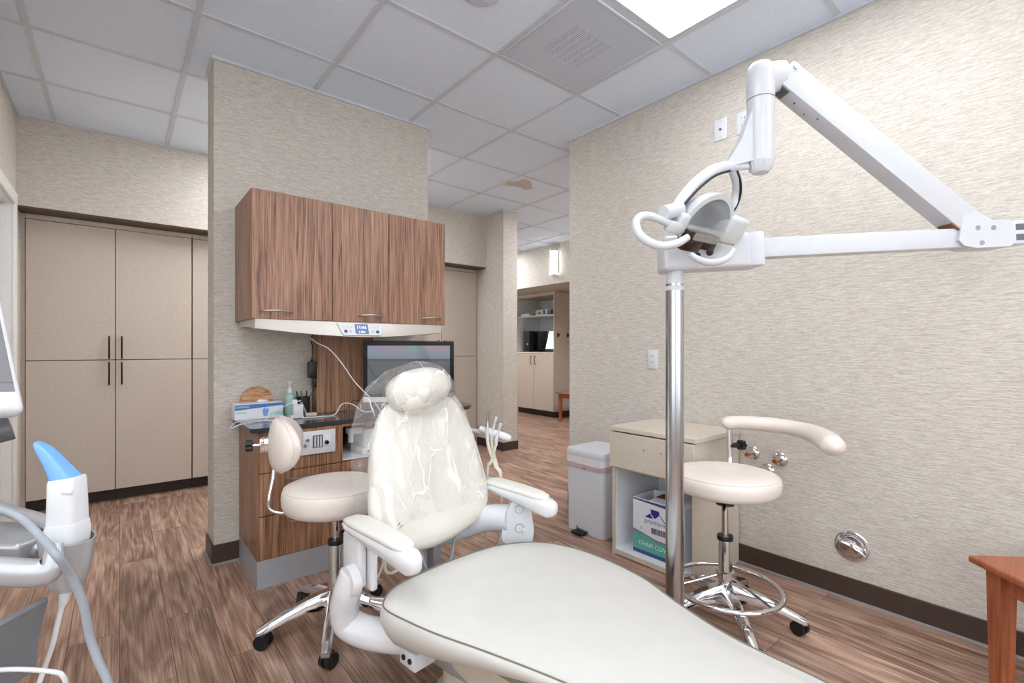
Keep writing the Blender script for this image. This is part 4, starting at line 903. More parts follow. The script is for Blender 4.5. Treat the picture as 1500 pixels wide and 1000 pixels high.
for kx, ky in ((-0.060, -0.016), (-0.018, -0.008)): B().cyl(hmx @ V((kx, ky, 0.044)), hmx @ V((kx, ky, 0.054)), 0.011, 0.009, n=16).done('knob', 'black', lt)
B().box((0.16, -0.028, -0.03), (0.93, 0.037, 0.025), 0.004, 2, mtx=hmx).done('lower_arm', 'lampwhite', lt)
# knuckle at the far end
kmx = frame(at(1440, 345, d0), ax, UP)
pxm = d0 / FPX
kn = [(-0.115, -0.018), (-0.10, -0.036), (-0.06, -0.046), (0.055, -0.046), (0.062, -0.04), (0.062, 0.038), (0.055, 0.043), (0.0, 0.043), (-0.05, 0.075), (-0.10, 0.06)]
B().prism(kn, -0.036, 0.036, kmx).box((0.055, -0.040, -0.034), (0.122, 0.040, 0.034), 0.006, 2, mtx=kmx).done('knuckle', 'lampwhite', lt)
B().box((0.075, 0.006, 0.030), (0.118, 0.028, 0.0347), 0.002, mtx=kmx).done('clevis_slot', 'darkgrey', lt); B().box((0.075, -0.028, 0.030), (0.118, -0.006, 0.0347), 0.002, mtx=kmx).done('clevis_slot', 'darkgrey', lt)
# upper arm
A0, A1 = at(1418, 333, d0), at(1146, 111, 1.56)
ua = (A1 - A0); L = ua.length; ua.normalize()
umx = frame(A0, ua, UP)                           # x along the arm, y up, z sideways
side = umx.to_3x3() @ V((0, 0, 1)); sgn = 1 if side.dot(FWD) < 0 else -1
B().box((-0.01, -0.046, -0.030), (L + 0.005, 0.040, 0.033), 0.004, 2, mtx=umx).done('upper_arm', 'lampwhite', lt)
B().box((-0.012, -0.0495, -0.026), (0.075, -0.036, 0.026), 0.003, 2, mtx=umx).done('end_cover', 'cardboard', lt)
B().box((L - 0.045, -0.049, -0.024), (L + 0.002, -0.036, 0.024), 0.003, 2, mtx=umx).done('end_cover', 'darkgrey', lt)
for q, (fx_, fy_) in enumerate(((-0.040, -0.030), (-0.052, 0.020), (0.0, 0.018), )):
    B().cyl(kmx @ V((fx_, fy_, 0.034)), kmx @ V((fx_, fy_, 0.0375)), 0.008, n=14).done('screw', 'brushed', lt)
B().cyl(umx @ V((L - 0.012, 0.026, sgn * 0.030)), umx @ V((L - 0.012, 0.026, sgn * 0.0355)), 0.0085, n=14).done('screw', 'brushed', lt)
for fx_, fz_ in ((L - 0.135, 0.010), (L - 0.175, -0.010), (L - 0.085, 0.0)): B().cyl(umx @ V((fx_, -0.045, fz_)), umx @ V((fx_, -0.048, fz_)), 0.0035, n=12).done('screw', 'brushed', lt)
# swivel head at the top of the arm and the stem hanging from it
DS = 1.53
hx = at(1114, 180, DS); zt = at(1114, 92, DS).z; zs = at(1114, 146, DS).z; zb = at(1114, 237, DS).z
b = B(); rr_ = []
P0 = V((hx.x, hx.y, zt - 0.056))
for f, h in ((0.0, 0.048), (0.3, 0.050), (0.65, 0.050), (1.0, 0.046)):
    c = P0.lerp(A1 + ua * 0.0, f); w = 0.038
    rr_.append([c + FWD * w * math.cos(2 * PI * q / 20) + UP * h * math.sin(2 * PI * q / 20) for q in range(20)])
b.loft(rr_).lathe([(0.003, zs), (0.041, zs), (0.042, zt - 0.045), (0.040, zt - 0.022), (0.031, zt - 0.007), (0.003, zt)], (hx.x, hx.y, 0)).done('swivel', 'lampwhite', lt, ang=50)
B().lathe([(0.003, zb), (0.039, zb), (0.0405, zs - 0.004), (0.036, zs - 0.0015), (0.036, zs + 0.002), (0.003, zs + 0.002)], (hx.x, hx.y, 0)).done('stem', 'lampwhite', lt, ang=50)
b = B()
b.lathe([(0.003, zb - 0.036), (0.024, zb - 0.036), (0.033, zb - 0.024), (0.039, zb), (0.003, zb)], (hx.x, hx.y, 0))
for q in range(18):
    a = 2 * PI * q / 18; d = V((math.cos(a), math.sin(a), 0)); c = V((hx.x, hx.y, 0))
    b.cyl(c + d * 0.0385 + UP * (zb - 0.004), c + d * 0.031 + UP * (zb - 0.027), 0.0023, n=6)
b.done('dimmer_ring', 'shellgrey', lt)
fmx = frame(V((hx.x, hx.y, 0)), RGT, UP)
k_ = DS / FPX
fin = [((u - 1114) * k_, at(0, v, DS).z) for u, v in ((1099, 160), (1099, 238), (1088, 241), (1068, 246), (1058, 247), (1062, 240), (1082, 208))]
B().prism(fin, -0.020, 0.020, fmx).done('stem_fin', 'lampwhite', lt)
# yoke: two curved arms from the stem to the sides of the lamp head
Y = B()
Y.tube([at(1096, 243, DS), at(1070, 243, 1.52), at(1045, 250, 1.48), at(1020, 268, 1.44), at(1001, 289, 1.405), at(987, 310, 1.39)], [0.012, 0.017, 0.019, 0.018, 0.017, 0.016], n=16, k=6, flat=(FWD, 0.7))
Y.tube([at(1072, 246, 1.53), at(1079, 262, 1.57), at(1080, 280, 1.60), at(1076, 298, 1.61), at(1068, 314, 1.61)], [0.015, 0.017, 0.017, 0.017, 0.016], n=16, k=6, flat=(FWD, 0.8))
Y.done('yoke', 'lampwhite', lt, ang=60)
Y = B()
Y.tube([at(1069, 250, 1.51), at(1048, 257, 1.465), at(1026, 274, 1.425), at(1008, 293, 1.395), at(998, 306, 1.385)], 0.004, n=8, k=6)
Y.tube([at(1079, 250, 1.53), at(1084, 264, 1.56), at(1085, 281, 1.585), at(1081, 297, 1.60), at(1074, 310, 1.60)], 0.004, n=8, k=6)
Y.done('gasket', 'blackpaint', lt)
# lamp head: a bowl that opens downwards and towards the patient
LC = at(1030, 345, 1.45)
la = (at(1082, 350, 1.52) - at(984, 328, 1.38)).normalized()      # axis between the two pivots
ln = (-UP * 0.50 - FWD * 0.86); ln = (ln - la * ln.dot(la)).normalized()      # where the bowl opens
lu = ln.cross(la); lu = lu if lu.z > 0 else -lu
def lp(a, u, n_): return LC + la * a + lu * u + ln * n_
def bowl(ra, ru, depth, off, j0=0):
    rings = []
    for j in range(j0, 13):
        th = PI / 2 * j / 12; ring = []
        for i in range(36):
            a = 2 * PI * i / 36; ca, sa = math.cos(a), math.sin(a)
            uu = sa * ru * (1.0 if sa > 0 else 0.30)
            ring.append(lp(ca * ra * math.sin(th) if j else ca * 0.002, (uu * math.sin(th) if j else sa * 0.002), off - depth * math.cos(th)))
        rings.append(ring)
    return rings
o_, i_ = bowl(0.102, 0.128, 0.10, 0.0), bowl(0.088, 0.112, 0.088, 0.001)
B().loft(o_ + i_[::-1]).done('lamp_shell', 'lampwhite', lt, ang=60)
B().loft(bowl(0.0875, 0.1115, 0.0865, 0.0015), cap=False).done('reflector', 'mirror', lt, ang=60)
hmx2 = Matrix(((la.x, lu.x, ln.x, LC.x), (la.y, lu.y, ln.y, LC.y), (la.z, lu.z, ln.z, LC.z), (0, 0, 0, 1)))
B().box((0.072, -0.006, -0.060), (0.154, 0.076, 0.014), 0.012, 3, mtx=hmx2).done('end_block', 'lampwhite', lt)
B().box((-0.118, -0.010, -0.05), (-0.082, 0.050, 0.008), 0.010, 3, mtx=hmx2).done('end_block', 'lampwhite', lt)
B().box((0.082, -0.0105, -0.045), (0.144, -0.0055, 0.006), 0.002, mtx=hmx2).done('vent_plate', 'cardboard', lt)
B().cyl(at(972, 312, 1.37), at(996, 306, 1.40), 0.021, n=24).box((-0.150, -0.012, -0.02), (-0.096, 0.022, 0.010), 0.008, 2, mtx=hmx2).done('pivot', 'lampwhite', lt)
B().box((-0.088, 0.010, 0.004), (0.105, 0.026, 0.030), 0.003, mtx=hmx2).box((-0.070, -0.010, 0.030), (0.120, 0.012, 0.042), 0.003, mtx=hmx2).done('clear_shield', 'glass', lt)
B().box((-0.085, -0.050, -0.012), (-0.010, 0.012, 0.024), 0.004, mtx=hmx2).box((-0.008, -0.038, -0.012), (0.052, 0.010, 0.020), 0.004, mtx=hmx2).done('lamp_filter', 'amber', lt)
B().tube([at(984, 329, 1.385), at(963, 320, 1.37), at(944, 316, 1.355), at(932, 324, 1.345), at(936, 342, 1.335), at(952, 355, 1.33), at(972, 360, 1.325), at(992, 356, 1.325), at(1008, 347, 1.33)], [0.0105, 0.0115, 0.012, 0.012, 0.012, 0.012, 0.0115, 0.0115, 0.009], n=14, k=6).done('grip_handle', 'lampwhite', lt, ang=70)
B().tube([at(1074, 366, 1.46), at(1067, 376, 1.43), at(1053, 383, 1.40), at(1037, 384, 1.375), at(1023, 380, 1.36), at(1011, 372, 1.35)], [0.009, 0.010, 0.0105, 0.0105, 0.010, 0.007], n=14, k=6).done('grip_handle', 'lampwhite', lt, ang=70)

# ------------------------------------------------------------------ small cabinet by the right wall and its box
t = thing('side_cabinet', 'low beige cabinet with one drawer above an open niche against right wall', 'cabinet', (2.3, 1.43, 0))
x0, x1, y0, y1 = 2.078, 2.518, 1.180, 1.682
B().box((x0 + 0.012, y0 + 0.006, 0.0), (x1, y0 + 0.024, 0.676)).box((x0 + 0.012, y1 - 0.024, 0.0), (x1, y1 - 0.006, 0.676)).box((x1 - 0.018, y0 + 0.024, 0.0), (x1, y1 - 0.024, 0.676)) \
   .box((x0 + 0.012, y0 + 0.024, 0.005), (x1 - 0.018, y1 - 0.024, 0.03)).box((x0 + 0.016, y0 + 0.024, 0.47), (x1 - 0.018, y1 - 0.024, 0.485)).done('body', 'laminate2', t)
B().box((x0 + 0.02, y1 - 0.0265, 0.0305), (x1 - 0.018, y1 - 0.024, 0.47)).box((x0 + 0.02, y0 + 0.024, 0.0305), (x1 - 0.018, y0 + 0.0265, 0.47)).box((x1 - 0.0205, y0 + 0.0265, 0.0305), (x1 - 0.018, y1 - 0.0265, 0.47)).box((x0 + 0.013, y0 + 0.0265, 0.0302), (x1 - 0.0205, y1 - 0.0265, 0.0325)).done('lining', 'melamine', t)
B().box((x0 - 0.006, y0 - 0.006, 0.676), (x1, y1 + 0.006, 0.698), 0.0015, 1).done('top', 'laminate2', t)
dr = B().box((x0 - 0.008, y0 + 0.004, 0.482), (x0 + 0.011, y1 - 0.002, 0.669), 0.0015, 1).done('drawer', 'laminate2', t)
for yy in (1.36, 1.46): B().cyl((x0 - 0.0085, yy, 0.60), (x0 - 0.0075, yy, 0.60), 0.004, n=10).done('screw_hole', 'darkgrey', dr)
bx0, by0, by1, bz = 2.135, 1.27, 1.573, 0.0328
t = thing('supply_box', 'white and teal cardboard box of chair covers in the niche of low cabinet', 'box', (2.24, 1.45, bz))
H_ = 0.295
B().box((bx0, by0, bz), (bx0 + 0.19, by0 + 0.003, bz + H_)).box((bx0, by1 - 0.003, bz), (bx0 + 0.19, by1, bz + H_)).box((bx0, by0 + .003, bz), (bx0 + 0.003, by1 - .003, bz + H_)).box((bx0 + 0.187, by0 + .003, bz), (bx0 + 0.19, by1 - .003, bz + H_)) \
   .box((bx0 + 0.003, by0 + .003, bz), (bx0 + 0.187, by1 - .003, bz + 0.003)).box((bx0 + 0.003, by0 + 0.003, bz + H_ - 0.004), (bx0 + 0.075, by0 + 0.21, bz + H_ - 0.001)).box((bx0 + 0.075, by0 + 0.003, bz + H_ - 0.004), (bx0 + 0.187, by0 + 0.14, bz + H_ - 0.001)).done('carton', 'card', t)
B().box((bx0 + 0.01, by0 + 0.14, bz + H_ - 0.05), (bx0 + 0.18, by1 - 0.006, bz + H_ - 0.046)).box((bx0 + 0.11, by0 + 0.15, bz + H_ - 0.03), (bx0 + 0.175, by0 + 0.23, bz + H_ - 0.006)).done('flap', 'cardboard', t)
fm = frame((bx0 - 0.0004, by1, bz), (0, -1, 0), UP)      # x runs to the right as seen from the room
W_ = by1 - by0
def pr(name, poly, m, z=0.0006): return B().prism(poly, -0.0002, z, fm).done(name, m, t)
pr('teal_band', [(0.001, 0.025), (0.001, 0.112), (0.06, 0.107), (0.12, 0.094), (W_ - 0.001, 0.078), (W_ - 0.001, 0.025)], 'teal')
pr('blue_line', [(0.001, 0.005), (0.001, 0.025), (W_ - 0.001, 0.025), (W_ - 0.001, 0.005)], 'navyline')
pr('grey_line', [(0.001, 0.112), (0.001, 0.128), (0.06, 0.118), (0.14, 0.101), (W_ - 0.001, 0.094), (W_ - 0.001, 0.078), (0.12, 0.094), (0.06, 0.107)], 'greyprint')
pr('blue_line', [(0.001, H_ - 0.004), (0.001, H_ - 0.011), (W_ - 0.001, H_ - 0.026), (W_ - 0.001, H_ - 0.006)], 'navyline')
pr('logo', [(0.075, 0.205), (0.105, 0.228), (0.125, 0.205)], 'navy'); pr('logo', [(0.110, 0.252), (0.160, 0.252), (0.163, 0.232), (0.135, 0.207), (0.112, 0.228)], 'navy'); pr('logo', [(0.164, 0.232), (0.168, 0.232), (0.198, 0.199), (0.192, 0.199)], 'navy')
text('lettering', 'premium', 0.034, fm @ Matrix.Translation((0.135, 0.187, 0.0008)), 'greyprint', t)
text('lettering', 'CHAIR COVERS', 0.031, fm @ Matrix.Translation((0.143, 0.061, 0.0008)), 'card', t)
text('lettering', 'J', 0.02, fm @ Matrix.Translation((0.052, 0.142, 0.0008)), 'blackprint', t)
b = B()
xx = 0.115
for k in range(20):
    w = random.choice((0.0018, 0.003, 0.0042)); b.box((xx, 0.128, -0.0002), (xx + w, 0.158, 0.0006), mtx=fm); xx += w + random.choice((0.0016, 0.0028))
b.done('barcode', 'blackprint', t)

# ------------------------------------------------------------------ pedal bin
t = thing('pedal_bin', 'slim white pedal bin with pink-banded liner beside the low cabinet', 'bin', (2.33, 1.98, 0))
def rrect(cx, cy, hx_, hy_, r, k=6):
    o = []
    for sx_, sy_, a0 in ((1, 1, 0), (-1, 1, 90), (-1, -1, 180), (1, -1, 270)):
        for q in range(k + 1):
            a = math.radians(a0 + 90 * q / k); o.append((cx + sx_ * (hx_ - r) + r * math.cos(a), cy + sy_ * (hy_ - r) + r * math.sin(a)))
    return o
bc = (2.325, 1.962)
def ring(hx_, hy_, z, r=0.03): return [V((p[0], p[1], z)) for p in rrect(bc[0], bc[1], hx_, hy_, r)]
B().loft([ring(0.146, 0.146, 0.0), ring(0.147, 0.147, 0.02), ring(0.151, 0.151, 0.46)]).done('bin_body', 'binwhite', t)
B().loft([ring(0.153, 0.153, 0.462), ring(0.154, 0.154, 0.466), ring(0.154, 0.154, 0.495), ring(0.150, 0.150, 0.503), ring(0.13, 0.13, 0.506)]).done('lid', 'binwhite', t)
b = B(); rr_ = []
for z, g in ((0.463, 0.0022), (0.435, 0.003), (0.42, 0.0035), (0.40, 0.003)):
    rr_.append([V((p.x, p.y, z - 0.016 * math.sin((p.x + p.y) * 14) - (0 if z > 0.44 else 0.02 * math.sin((p.y - 1.8) * 10)))) for p in ring(0.1505 + g, 0.1505 + g, z)])
b.loft(rr_, cap=False).done('liner', 'liner', t, ang=180)
rr_ = [[V((p.x, p.y, z - 0.024 * math.sin(max(0, min(PI, (2.11 - p.y) / 0.3 * PI))))) for p in ring(0.1545, 0.1545, z)] for z in (0.425, 0.397)]
B().loft(rr_, cap=False).done('liner_band', 'linerband', t, ang=180)
B().box((2.1655, 1.945, 0.392), (2.1672, 1.958, 0.402), 0.0006, 1).done('red_tag', 'red', t)
B().tube([(2.176, 2.02, 0.026), (2.150, 1.995, 0.04), (2.128, 1.95, 0.03)], 0.004, n=8).box((2.112, 1.93, 0.008), (2.176, 2.01, 0.022), 0.004).done('pedal', 'black', t)

# ------------------------------------------------------------------ plates, outlets and pipes on the right wall
def wall_plate(name, y, z, label, kind):
    t = thing(name, label, 'outlet' if kind == 'duplex' else 'wall plate', (2.53, y, z))
    B().box((2.524, y - 0.036, z - 0.058), (2.5298, y + 0.036, z + 0.058), 0.003, 2).done('cover_plate', 'whiteplastic', t)
    if kind == 'duplex':
        for dz in (-0.02, 0.02):
            f = B().cyl((2.5242, y, z + dz), (2.5225, y, z + dz), 0.0165, n=20).done('receptacle', 'whiteplastic', t)
            B().box((2.5218, y - 0.008, z + dz - 0.003), (2.5227, y - 0.0055, z + dz + 0.007)).box((2.5218, y + 0.0055, z + dz - 0.003), (2.5227, y + 0.008, z + dz + 0.007)).done('slot', 'darkgrey', f)
    else:
        B().cyl((2.5242, y, z), (2.518, y, z), 0.006, n=14).done('jack', 'darkgrey', t)
        for dz in (-0.042, 0.042): B().cyl((2.5242, y, z + dz), (2.5232, y, z + dz), 0.003, n=10).done('screw', 'steel', t)
wall_plate('wall_outlet', 1.715, 1.055, 'white wall outlet low on the right wall between cabinet and steel pole', 'duplex')
wall_plate('wall_outlet', 1.165, 2.307, 'white wall outlet high behind the lamp stem', 'duplex')
wall_plate('cable_outlet', 1.288, 2.311, 'white cable jack plate high on the right wall', 'coax')
def stub(y, z, label):
    t = thing('wall_mounted_pipe', label, 'pipe', (2.53, y, z), 0, 'capped pipe stubs on the right wall')
    B().lathe([(0.003, 0), (0.034, 0), (0.034, 0.004), (0.026, 0.012), (0.010, 0.016), (0.003, 0.016)], n=28, mtx=Matrix.Translation((2.529, y, z)) @ Matrix.Rotation(-PI / 2, 4, 'Y')).done('escutcheon', 'chrome', t)
    B().cyl((2.516, y, z), (2.46, y, z), 0.0085, n=14).cyl((2.478, y, z), (2.455, y, z), 0.010, n=14).done('pipe', 'copper', t)
stub(0.985, 0.572, 'capped copper pipe stub right of the arm support stool seat')
stub(1.118, 0.582, 'copper pipe stub behind the chrome post of the arm support')
stub(1.045, 0.505, 'copper pipe stub mostly hidden behind the stool seat')
t = thing('wall_mounted_valve', 'round chrome shut-off valve cover low on the right wall', 'valve', (2.53, 0.686, 0.236))
vm_ = Matrix.Translation((2.529, 0.686, 0.238)) @ Matrix.Rotation(-PI / 2, 4, 'Y')
B().lathe([(0.003, 0), (0.066, 0), (0.067, 0.004), (0.06, 0.007), (0.048, 0.006), (0.044, 0.012), (0.02, 0.015), (0.003, 0.015)], n=40, mtx=vm_).done('plate', 'chrome', t)
B().tube([(2.515, 0.686, 0.238), (2.505, 0.675, 0.24), (2.503, 0.648, 0.228), (2.506, 0.632, 0.212)], [0.009, 0.010, 0.008, 0.006], n=10).tube([(2.512, 0.69, 0.244), (2.508, 0.72, 0.252), (2.512, 0.738, 0.254)], [0.008, 0.006, 0.004], n=10).done('lever', 'chrome', t)

# ------------------------------------------------------------------ orange wood tables
def small_table(label, cx, cy, rz, w, d, h, lw):
    t = thing('wooden_table', label, 'table', (cx, cy, 0), rz)
    m = WM[t.name]
    B().box((-w / 2, -d / 2, h - 0.022), (w / 2, d / 2, h), 0.006, 3, mtx=m).done('tabletop', 'orangewood', t)
    i = 0.03
    for sx_ in (-1, 1):
        for sy_ in (-1, 1):
            c = (sx_ * (w / 2 - i - lw / 2), sy_ * (d / 2 - i - lw / 2))
            B().loft([[m @ V((c[0] + a * f * lw / 2, c[1] + e * f * lw / 2, z)) for a, e in ((-1, -1), (1, -1), (1, 1), (-1, 1))] for z, f in ((0, 0.75), (h - 0.0225, 1.0))]).done('leg', 'orangewood', t)
    for sy_ in (-1, 1):
        B().box((-w / 2 + i + lw, sy_ * (d / 2 - i - lw / 2) - 0.009, h - 0.085), (w / 2 - i - lw, sy_ * (d / 2 - i - lw / 2) + 0.009, h - 0.0225), mtx=m).done('apron', 'orangewood', t)
        B().box((sy_ * (w / 2 - i - lw / 2) - 0.009, -d / 2 + i + lw, h - 0.085), (sy_ * (w / 2 - i - lw / 2) + 0.009, d / 2 - i - lw, h - 0.0225), mtx=m).done('apron', 'orangewood', t)
    return t
small_table('orange wood table with its corner at the lower right edge by right wall', 2.14, -0.036, math.radians(47), 0.42, 0.42, 0.45, 0.05)
small_table('orange wood table far off in the corridor alcove beside the shelf cabinet', 5.43, 5.04, 0, 0.46, 0.46, 0.45, 0.045)

# ------------------------------------------------------------------ far alcove of the corridor
t = thing('shelf_cabinet', 'tall far cabinet with white open shelves above two beige doors', 'cabinet', (5.7, 6.03, 0))
x0, x1, y0, y1 = 5.43, 6.015, 5.535, 6.50
B().box((x0, y0, 0.10), (x1, y0 + 0.02, 2.055)).box((x0, y1 - 0.02, 0.10), (x1, y1, 2.055)).box((x1 - 0.012, y0 + 0.02, 0.10), (x1, y1 - 0.02, 2.055)).box((x0, y0 + 0.02, 2.0), (x1 - 0.012, y1 - 0.02, 2.055)).box((x0 + 0.02, y0 + 0.02, 0.10), (x1 - 0.012, y1 - 0.02, 0.12)).done('body', 'laminate', t)
B().box((x0 + 0.03, y0 + 0.0205, 1.07), (x1 - 0.0125, y0 + 0.023, 1.999)).box((x0 + 0.03, y1 - 0.023, 1.07), (x1 - 0.0125, y1 - 0.0205, 1.999)).box((x1 - 0.016, y0 + 0.023, 1.07), (x1 - 0.0125, y1 - 0.023, 1.999)).done('lining', 'melamine', t)
B().box((x0 + 0.06, y0, 0), (x1, y1, 0.0995)).done('toe_kick', 'toe', t)
B().box((x0 + 0.002, y0 + 0.021, 1.045), (x1 - 0.013, y1 - 0.021, 1.069)).done('shelf', 'laminate2', t)
B().box((x0 + 0.01, y0 + 0.024, 1.668), (x1 - 0.017, y1 - 0.024, 1.686)).done('shelf', 'melamine', t)
ym = (y0 + y1) / 2
for a, c in ((y0 + 0.002, ym - 0.002), (ym + 0.002, y1 - 0.002)):
    d = B().box((x0 - 0.019, a, 0.105), (x0 - 0.0005, c, 1.040), 0.0015, 1).done('door', 'laminate', t)
    h = B(); hy = c - 0.05 if c < ym else a + 0.05
    bow_handle(h, (x0 - 0.019, hy, 0.86), (x0 - 0.019, hy, 1.0), (-1, 0, 0), 0.006, 0.03); h.done('handle', 'darkmetal', d)
sh = 1.6865
tag(B().box((5.48, 6.20, sh), (5.70, 6.43, sh + 0.045), 0.003).done('flat_box', 'whiteplastic'), 'flat white box at the left on the far shelf', 'box')
tag(B().lathe([(0.002, 0), (0.05, 0), (0.055, 0.03), (0.03, 0.05), (0.002, 0.055)], (5.55, 6.10, sh), 18).done('small_device', 'darkgrey'), 'small dark device between the white box and grey box on the far shelf', 'device')
t = thing('carton_box', 'pale grey carton with dark window in the middle of the far shelf', 'box', (5.56, 5.95, sh))
B().box((5.47, 5.88, sh), (5.66, 6.03, sh + 0.085), 0.002).done('carton', 'laminate2', t); B().box((5.4688, 5.90, sh + 0.02), (5.4705, 5.97, sh + 0.06)).done('window', 'darkgrey', t)
t = thing('carton_box', 'white carton with blue label on the far shelf', 'box', (5.56, 5.80, sh))
B().box((5.47, 5.75, sh), (5.66, 5.865, sh + 0.09), 0.002).done('carton', 'whiteplastic', t); B().box((5.4688, 5.79, sh + 0.01), (5.4705, 5.84, sh + 0.08)).done('blue_label', 'navyline', t)
tag(B().box((5.5, 5.60, sh), (5.62, 5.69, sh + 0.08), 0.01).done('dark_jar', 'black'), 'dark container at the right end of the far shelf', 'container')
LV = 1.0695
t = thing('computer_tower', 'black computer tower on the far cabinet counter', 'computer', (5.6, 6.22, LV))
B().box((5.47, 6.19, LV), (5.85, 6.35, LV + 0.36), 0.006).done('case', 'black', t); B().box((5.467, 6.225, LV + 0.12), (5.4705, 6.25, LV + 0.15), 0.001).done('power_light', 'whiteplastic', t)
t = thing('flat_monitor', 'black monitor beside the computer tower in the far cabinet', 'monitor', (5.58, 5.98, LV))
B().box((5.56, 5.85, LV + 0.03), (5.585, 6.18, LV + 0.35), 0.004).done('screen', 'black_gloss', t); B().box((5.52, 5.93, LV), (5.66, 6.05, LV + 0.008)).cyl((5.6, 5.99, LV), (5.6, 5.99, LV + 0.08), 0.015).done('stand', 'black', t)
t = thing('laptop', 'open laptop with pale lit screen in the far cabinet', 'laptop', (5.6, 5.68, LV))
lm = frame((5.50, 5.70, LV + 0.022), (0, -1, 0), (0.28, 0, 1))
B().box((5.46, 5.565, LV), (5.50, 5.83, LV + 0.02), 0.003).done('keyboard_deck', 'black', t)
B().box((-0.135, 0.005, -0.008), (0.135, 0.36, 0.0), 0.003, mtx=lm).done('lid', 'black', t)
B().box((-0.12, 0.03, -0.0005), (0.12, 0.34, 0.0012), mtx=lm).box((-0.12, 0.03, -0.0095), (0.12, 0.34, -0.0075), mtx=lm).done('screen', 'laptop', t)
for yx, zz, lab in ((5.515, 1.345, 'black coat hook at the left on the far cabinet side'), (5.74, 1.345, 'black coat hook at the right on the far cabinet side')):
    t = thing('coat_hook', lab, 'hook', (yx, 5.534, zz), 0, 'coat hooks in the corridor alcove')
    B().box((yx - 0.02, 5.528, zz - 0.03), (yx + 0.02, 5.5345, zz + 0.03), 0.002).done('hook_plate', 'black', t)
    B().tube([(yx, 5.53, zz + 0.01), (yx, 5.50, zz), (yx, 5.49, zz + 0.025)], 0.006, n=8).done('hook', 'black', t)
t = thing('wall_sconce', 'lit white wall sconce with chrome caps in the corridor', 'wall lamp', (4.85, 4.91, 2.33))
sy_, sz_ = 4.905, 2.352
B().box((4.835, sy_ - 0.055, sz_ - 0.15), (4.8495, sy_ + 0.055, sz_ + 0.15), 0.003).done('back_plate', 'brushed', t)
B().box((4.765, sy_ - 0.045, sz_ - 0.165), (4.834, sy_ + 0.045, sz_ + 0.165), 0.012).done('glass_shade', 'sconcelamp', t)
for s_ in (-1, 1): B().box((4.760, sy_ - 0.05, sz_ + s_ * 0.181 - 0.0155), (4.838, sy_ + 0.05, sz_ + s_ * 0.181 + 0.0155), 0.003).done('end_cap', 'chrome', t)

# ------------------------------------------------------------------ intraoral scanner cart at the left edge
DC = 0.82
sc = thing('scanner_cart', 'silver scanner cart with tilted white screen at the left edge', 'cart', (at(-110, 0, DC).x, at(-110, 0, DC).y, 0))
sx0, sy0 = at(-110, 0, DC).x, at(-110, 0, DC).y
bc_ = at(41, 603, 0.80); uu = (at(0, 412, 0.86) - bc_).normalized(); ll = at(-60, 634, 0.715) - bc_; ll = (ll - uu * ll.dot(uu)).normalized()
nn = uu.cross(ll).normalized()
if nn.dot(-bc_) < 0: nn = -nn
mx_ = Matrix(((ll.x, uu.x, nn.x, bc_.x), (ll.y, uu.y, nn.y, bc_.y), (ll.z, uu.z, nn.z, bc_.z), (0, 0, 0, 1)))
mo = B().box((0, 0, -0.030), (0.40, 0.31, 0.0), 0.012, 3, mtx=mx_).done('screen_case', 'whiteplastic', sc)
B().box((0.011, 0.038, -0.001), (0.389, 0.298, 0.0010), 0.0003, 1, mtx=mx_).done('display', 'greyscreen', mo)
B().box((0.011, 0.054, 0.0009), (0.389, 0.0555, 0.0014), mtx=mx_).done('display_line', 'darkgrey', mo)
B().cyl(at(-45, 642, 0.80), at(17, 626, 0.835), 0.021, n=24).done('hinge', 'darkgrey', sc)
B().tube([V((sx0, sy0, 0.80)), V((sx0, sy0, 0.95)), at(-45, 642, 0.80)], 0.02, n=16).done('neck', 'silver', sc)
B().cyl((sx0, sy0, 0.10), (sx0, sy0, 0.82), 0.03, n=24).done('column', 'silver', sc)
b = B()
for k in range(5):
    a = 2 * PI * k / 5 + 0.5; d = V((math.cos(a), math.sin(a), 0)); b.tube([V((sx0, sy0, 0.12)), V((sx0, sy0, 0.09)) + d * 0.26], [0.03, 0.02], n=12, k=1)
b.done('star_base', 'silver', sc)
for k in range(5):
    a = 2 * PI * k / 5 + 0.5; d = V((math.cos(a), math.sin(a), 0)); c = V((sx0, sy0, 0.035)) + d * 0.25; q = V((-d.y, d.x, 0))
    B().cyl(c - q * 0.02, c + q * 0.02, 0.034, n=20).cyl(c + UP * 0.02, c + UP * 0.05, 0.008).done('caster', 'blackpaint', sc)
def zat(v, d=DC): return CAM_H + (511 - v) / FPX * d
tray = B()
tm = frame(at(0, 511, 0.85), RGT, UP)        # x right, y up from eye height, z towards the room
def bx_(b, u0, u1, v0, v1, z0, z1, bev, d=0.85): return b.box(((u0) / FPX * d, (511 - v1) / FPX * d, z0), ((u1) / FPX * d, (511 - v0) / FPX * d, z1), bev, 3, mtx=tm)
bx_(tray, -190, 72, 779, 832, -0.06, 0.055, 0.010).done('tray', 'silver', sc)
B().tube([at(-180, 735, 0.90), at(-40, 735, 0.90), at(20, 750, 0.89), at(62, 762, 0.87), at(84, 775, 0.85)], 0.011, n=12, flat=(UP, 1.0)).done('rear_rail', 'silver', sc)
B().tube([at(-150, 825, 0.735), at(-20, 835, 0.735), at(50, 839, 0.735), at(74, 832, 0.738), at(78, 815, 0.742), at(80, 797, 0.748)], [0.0225, 0.0225, 0.022, 0.019, 0.015, 0.012], n=16, k=6, flat=(FWD, 0.6)).done('grab_handle', 'silver', sc)
hc = at(99, 820, 0.81)
rr_ = []
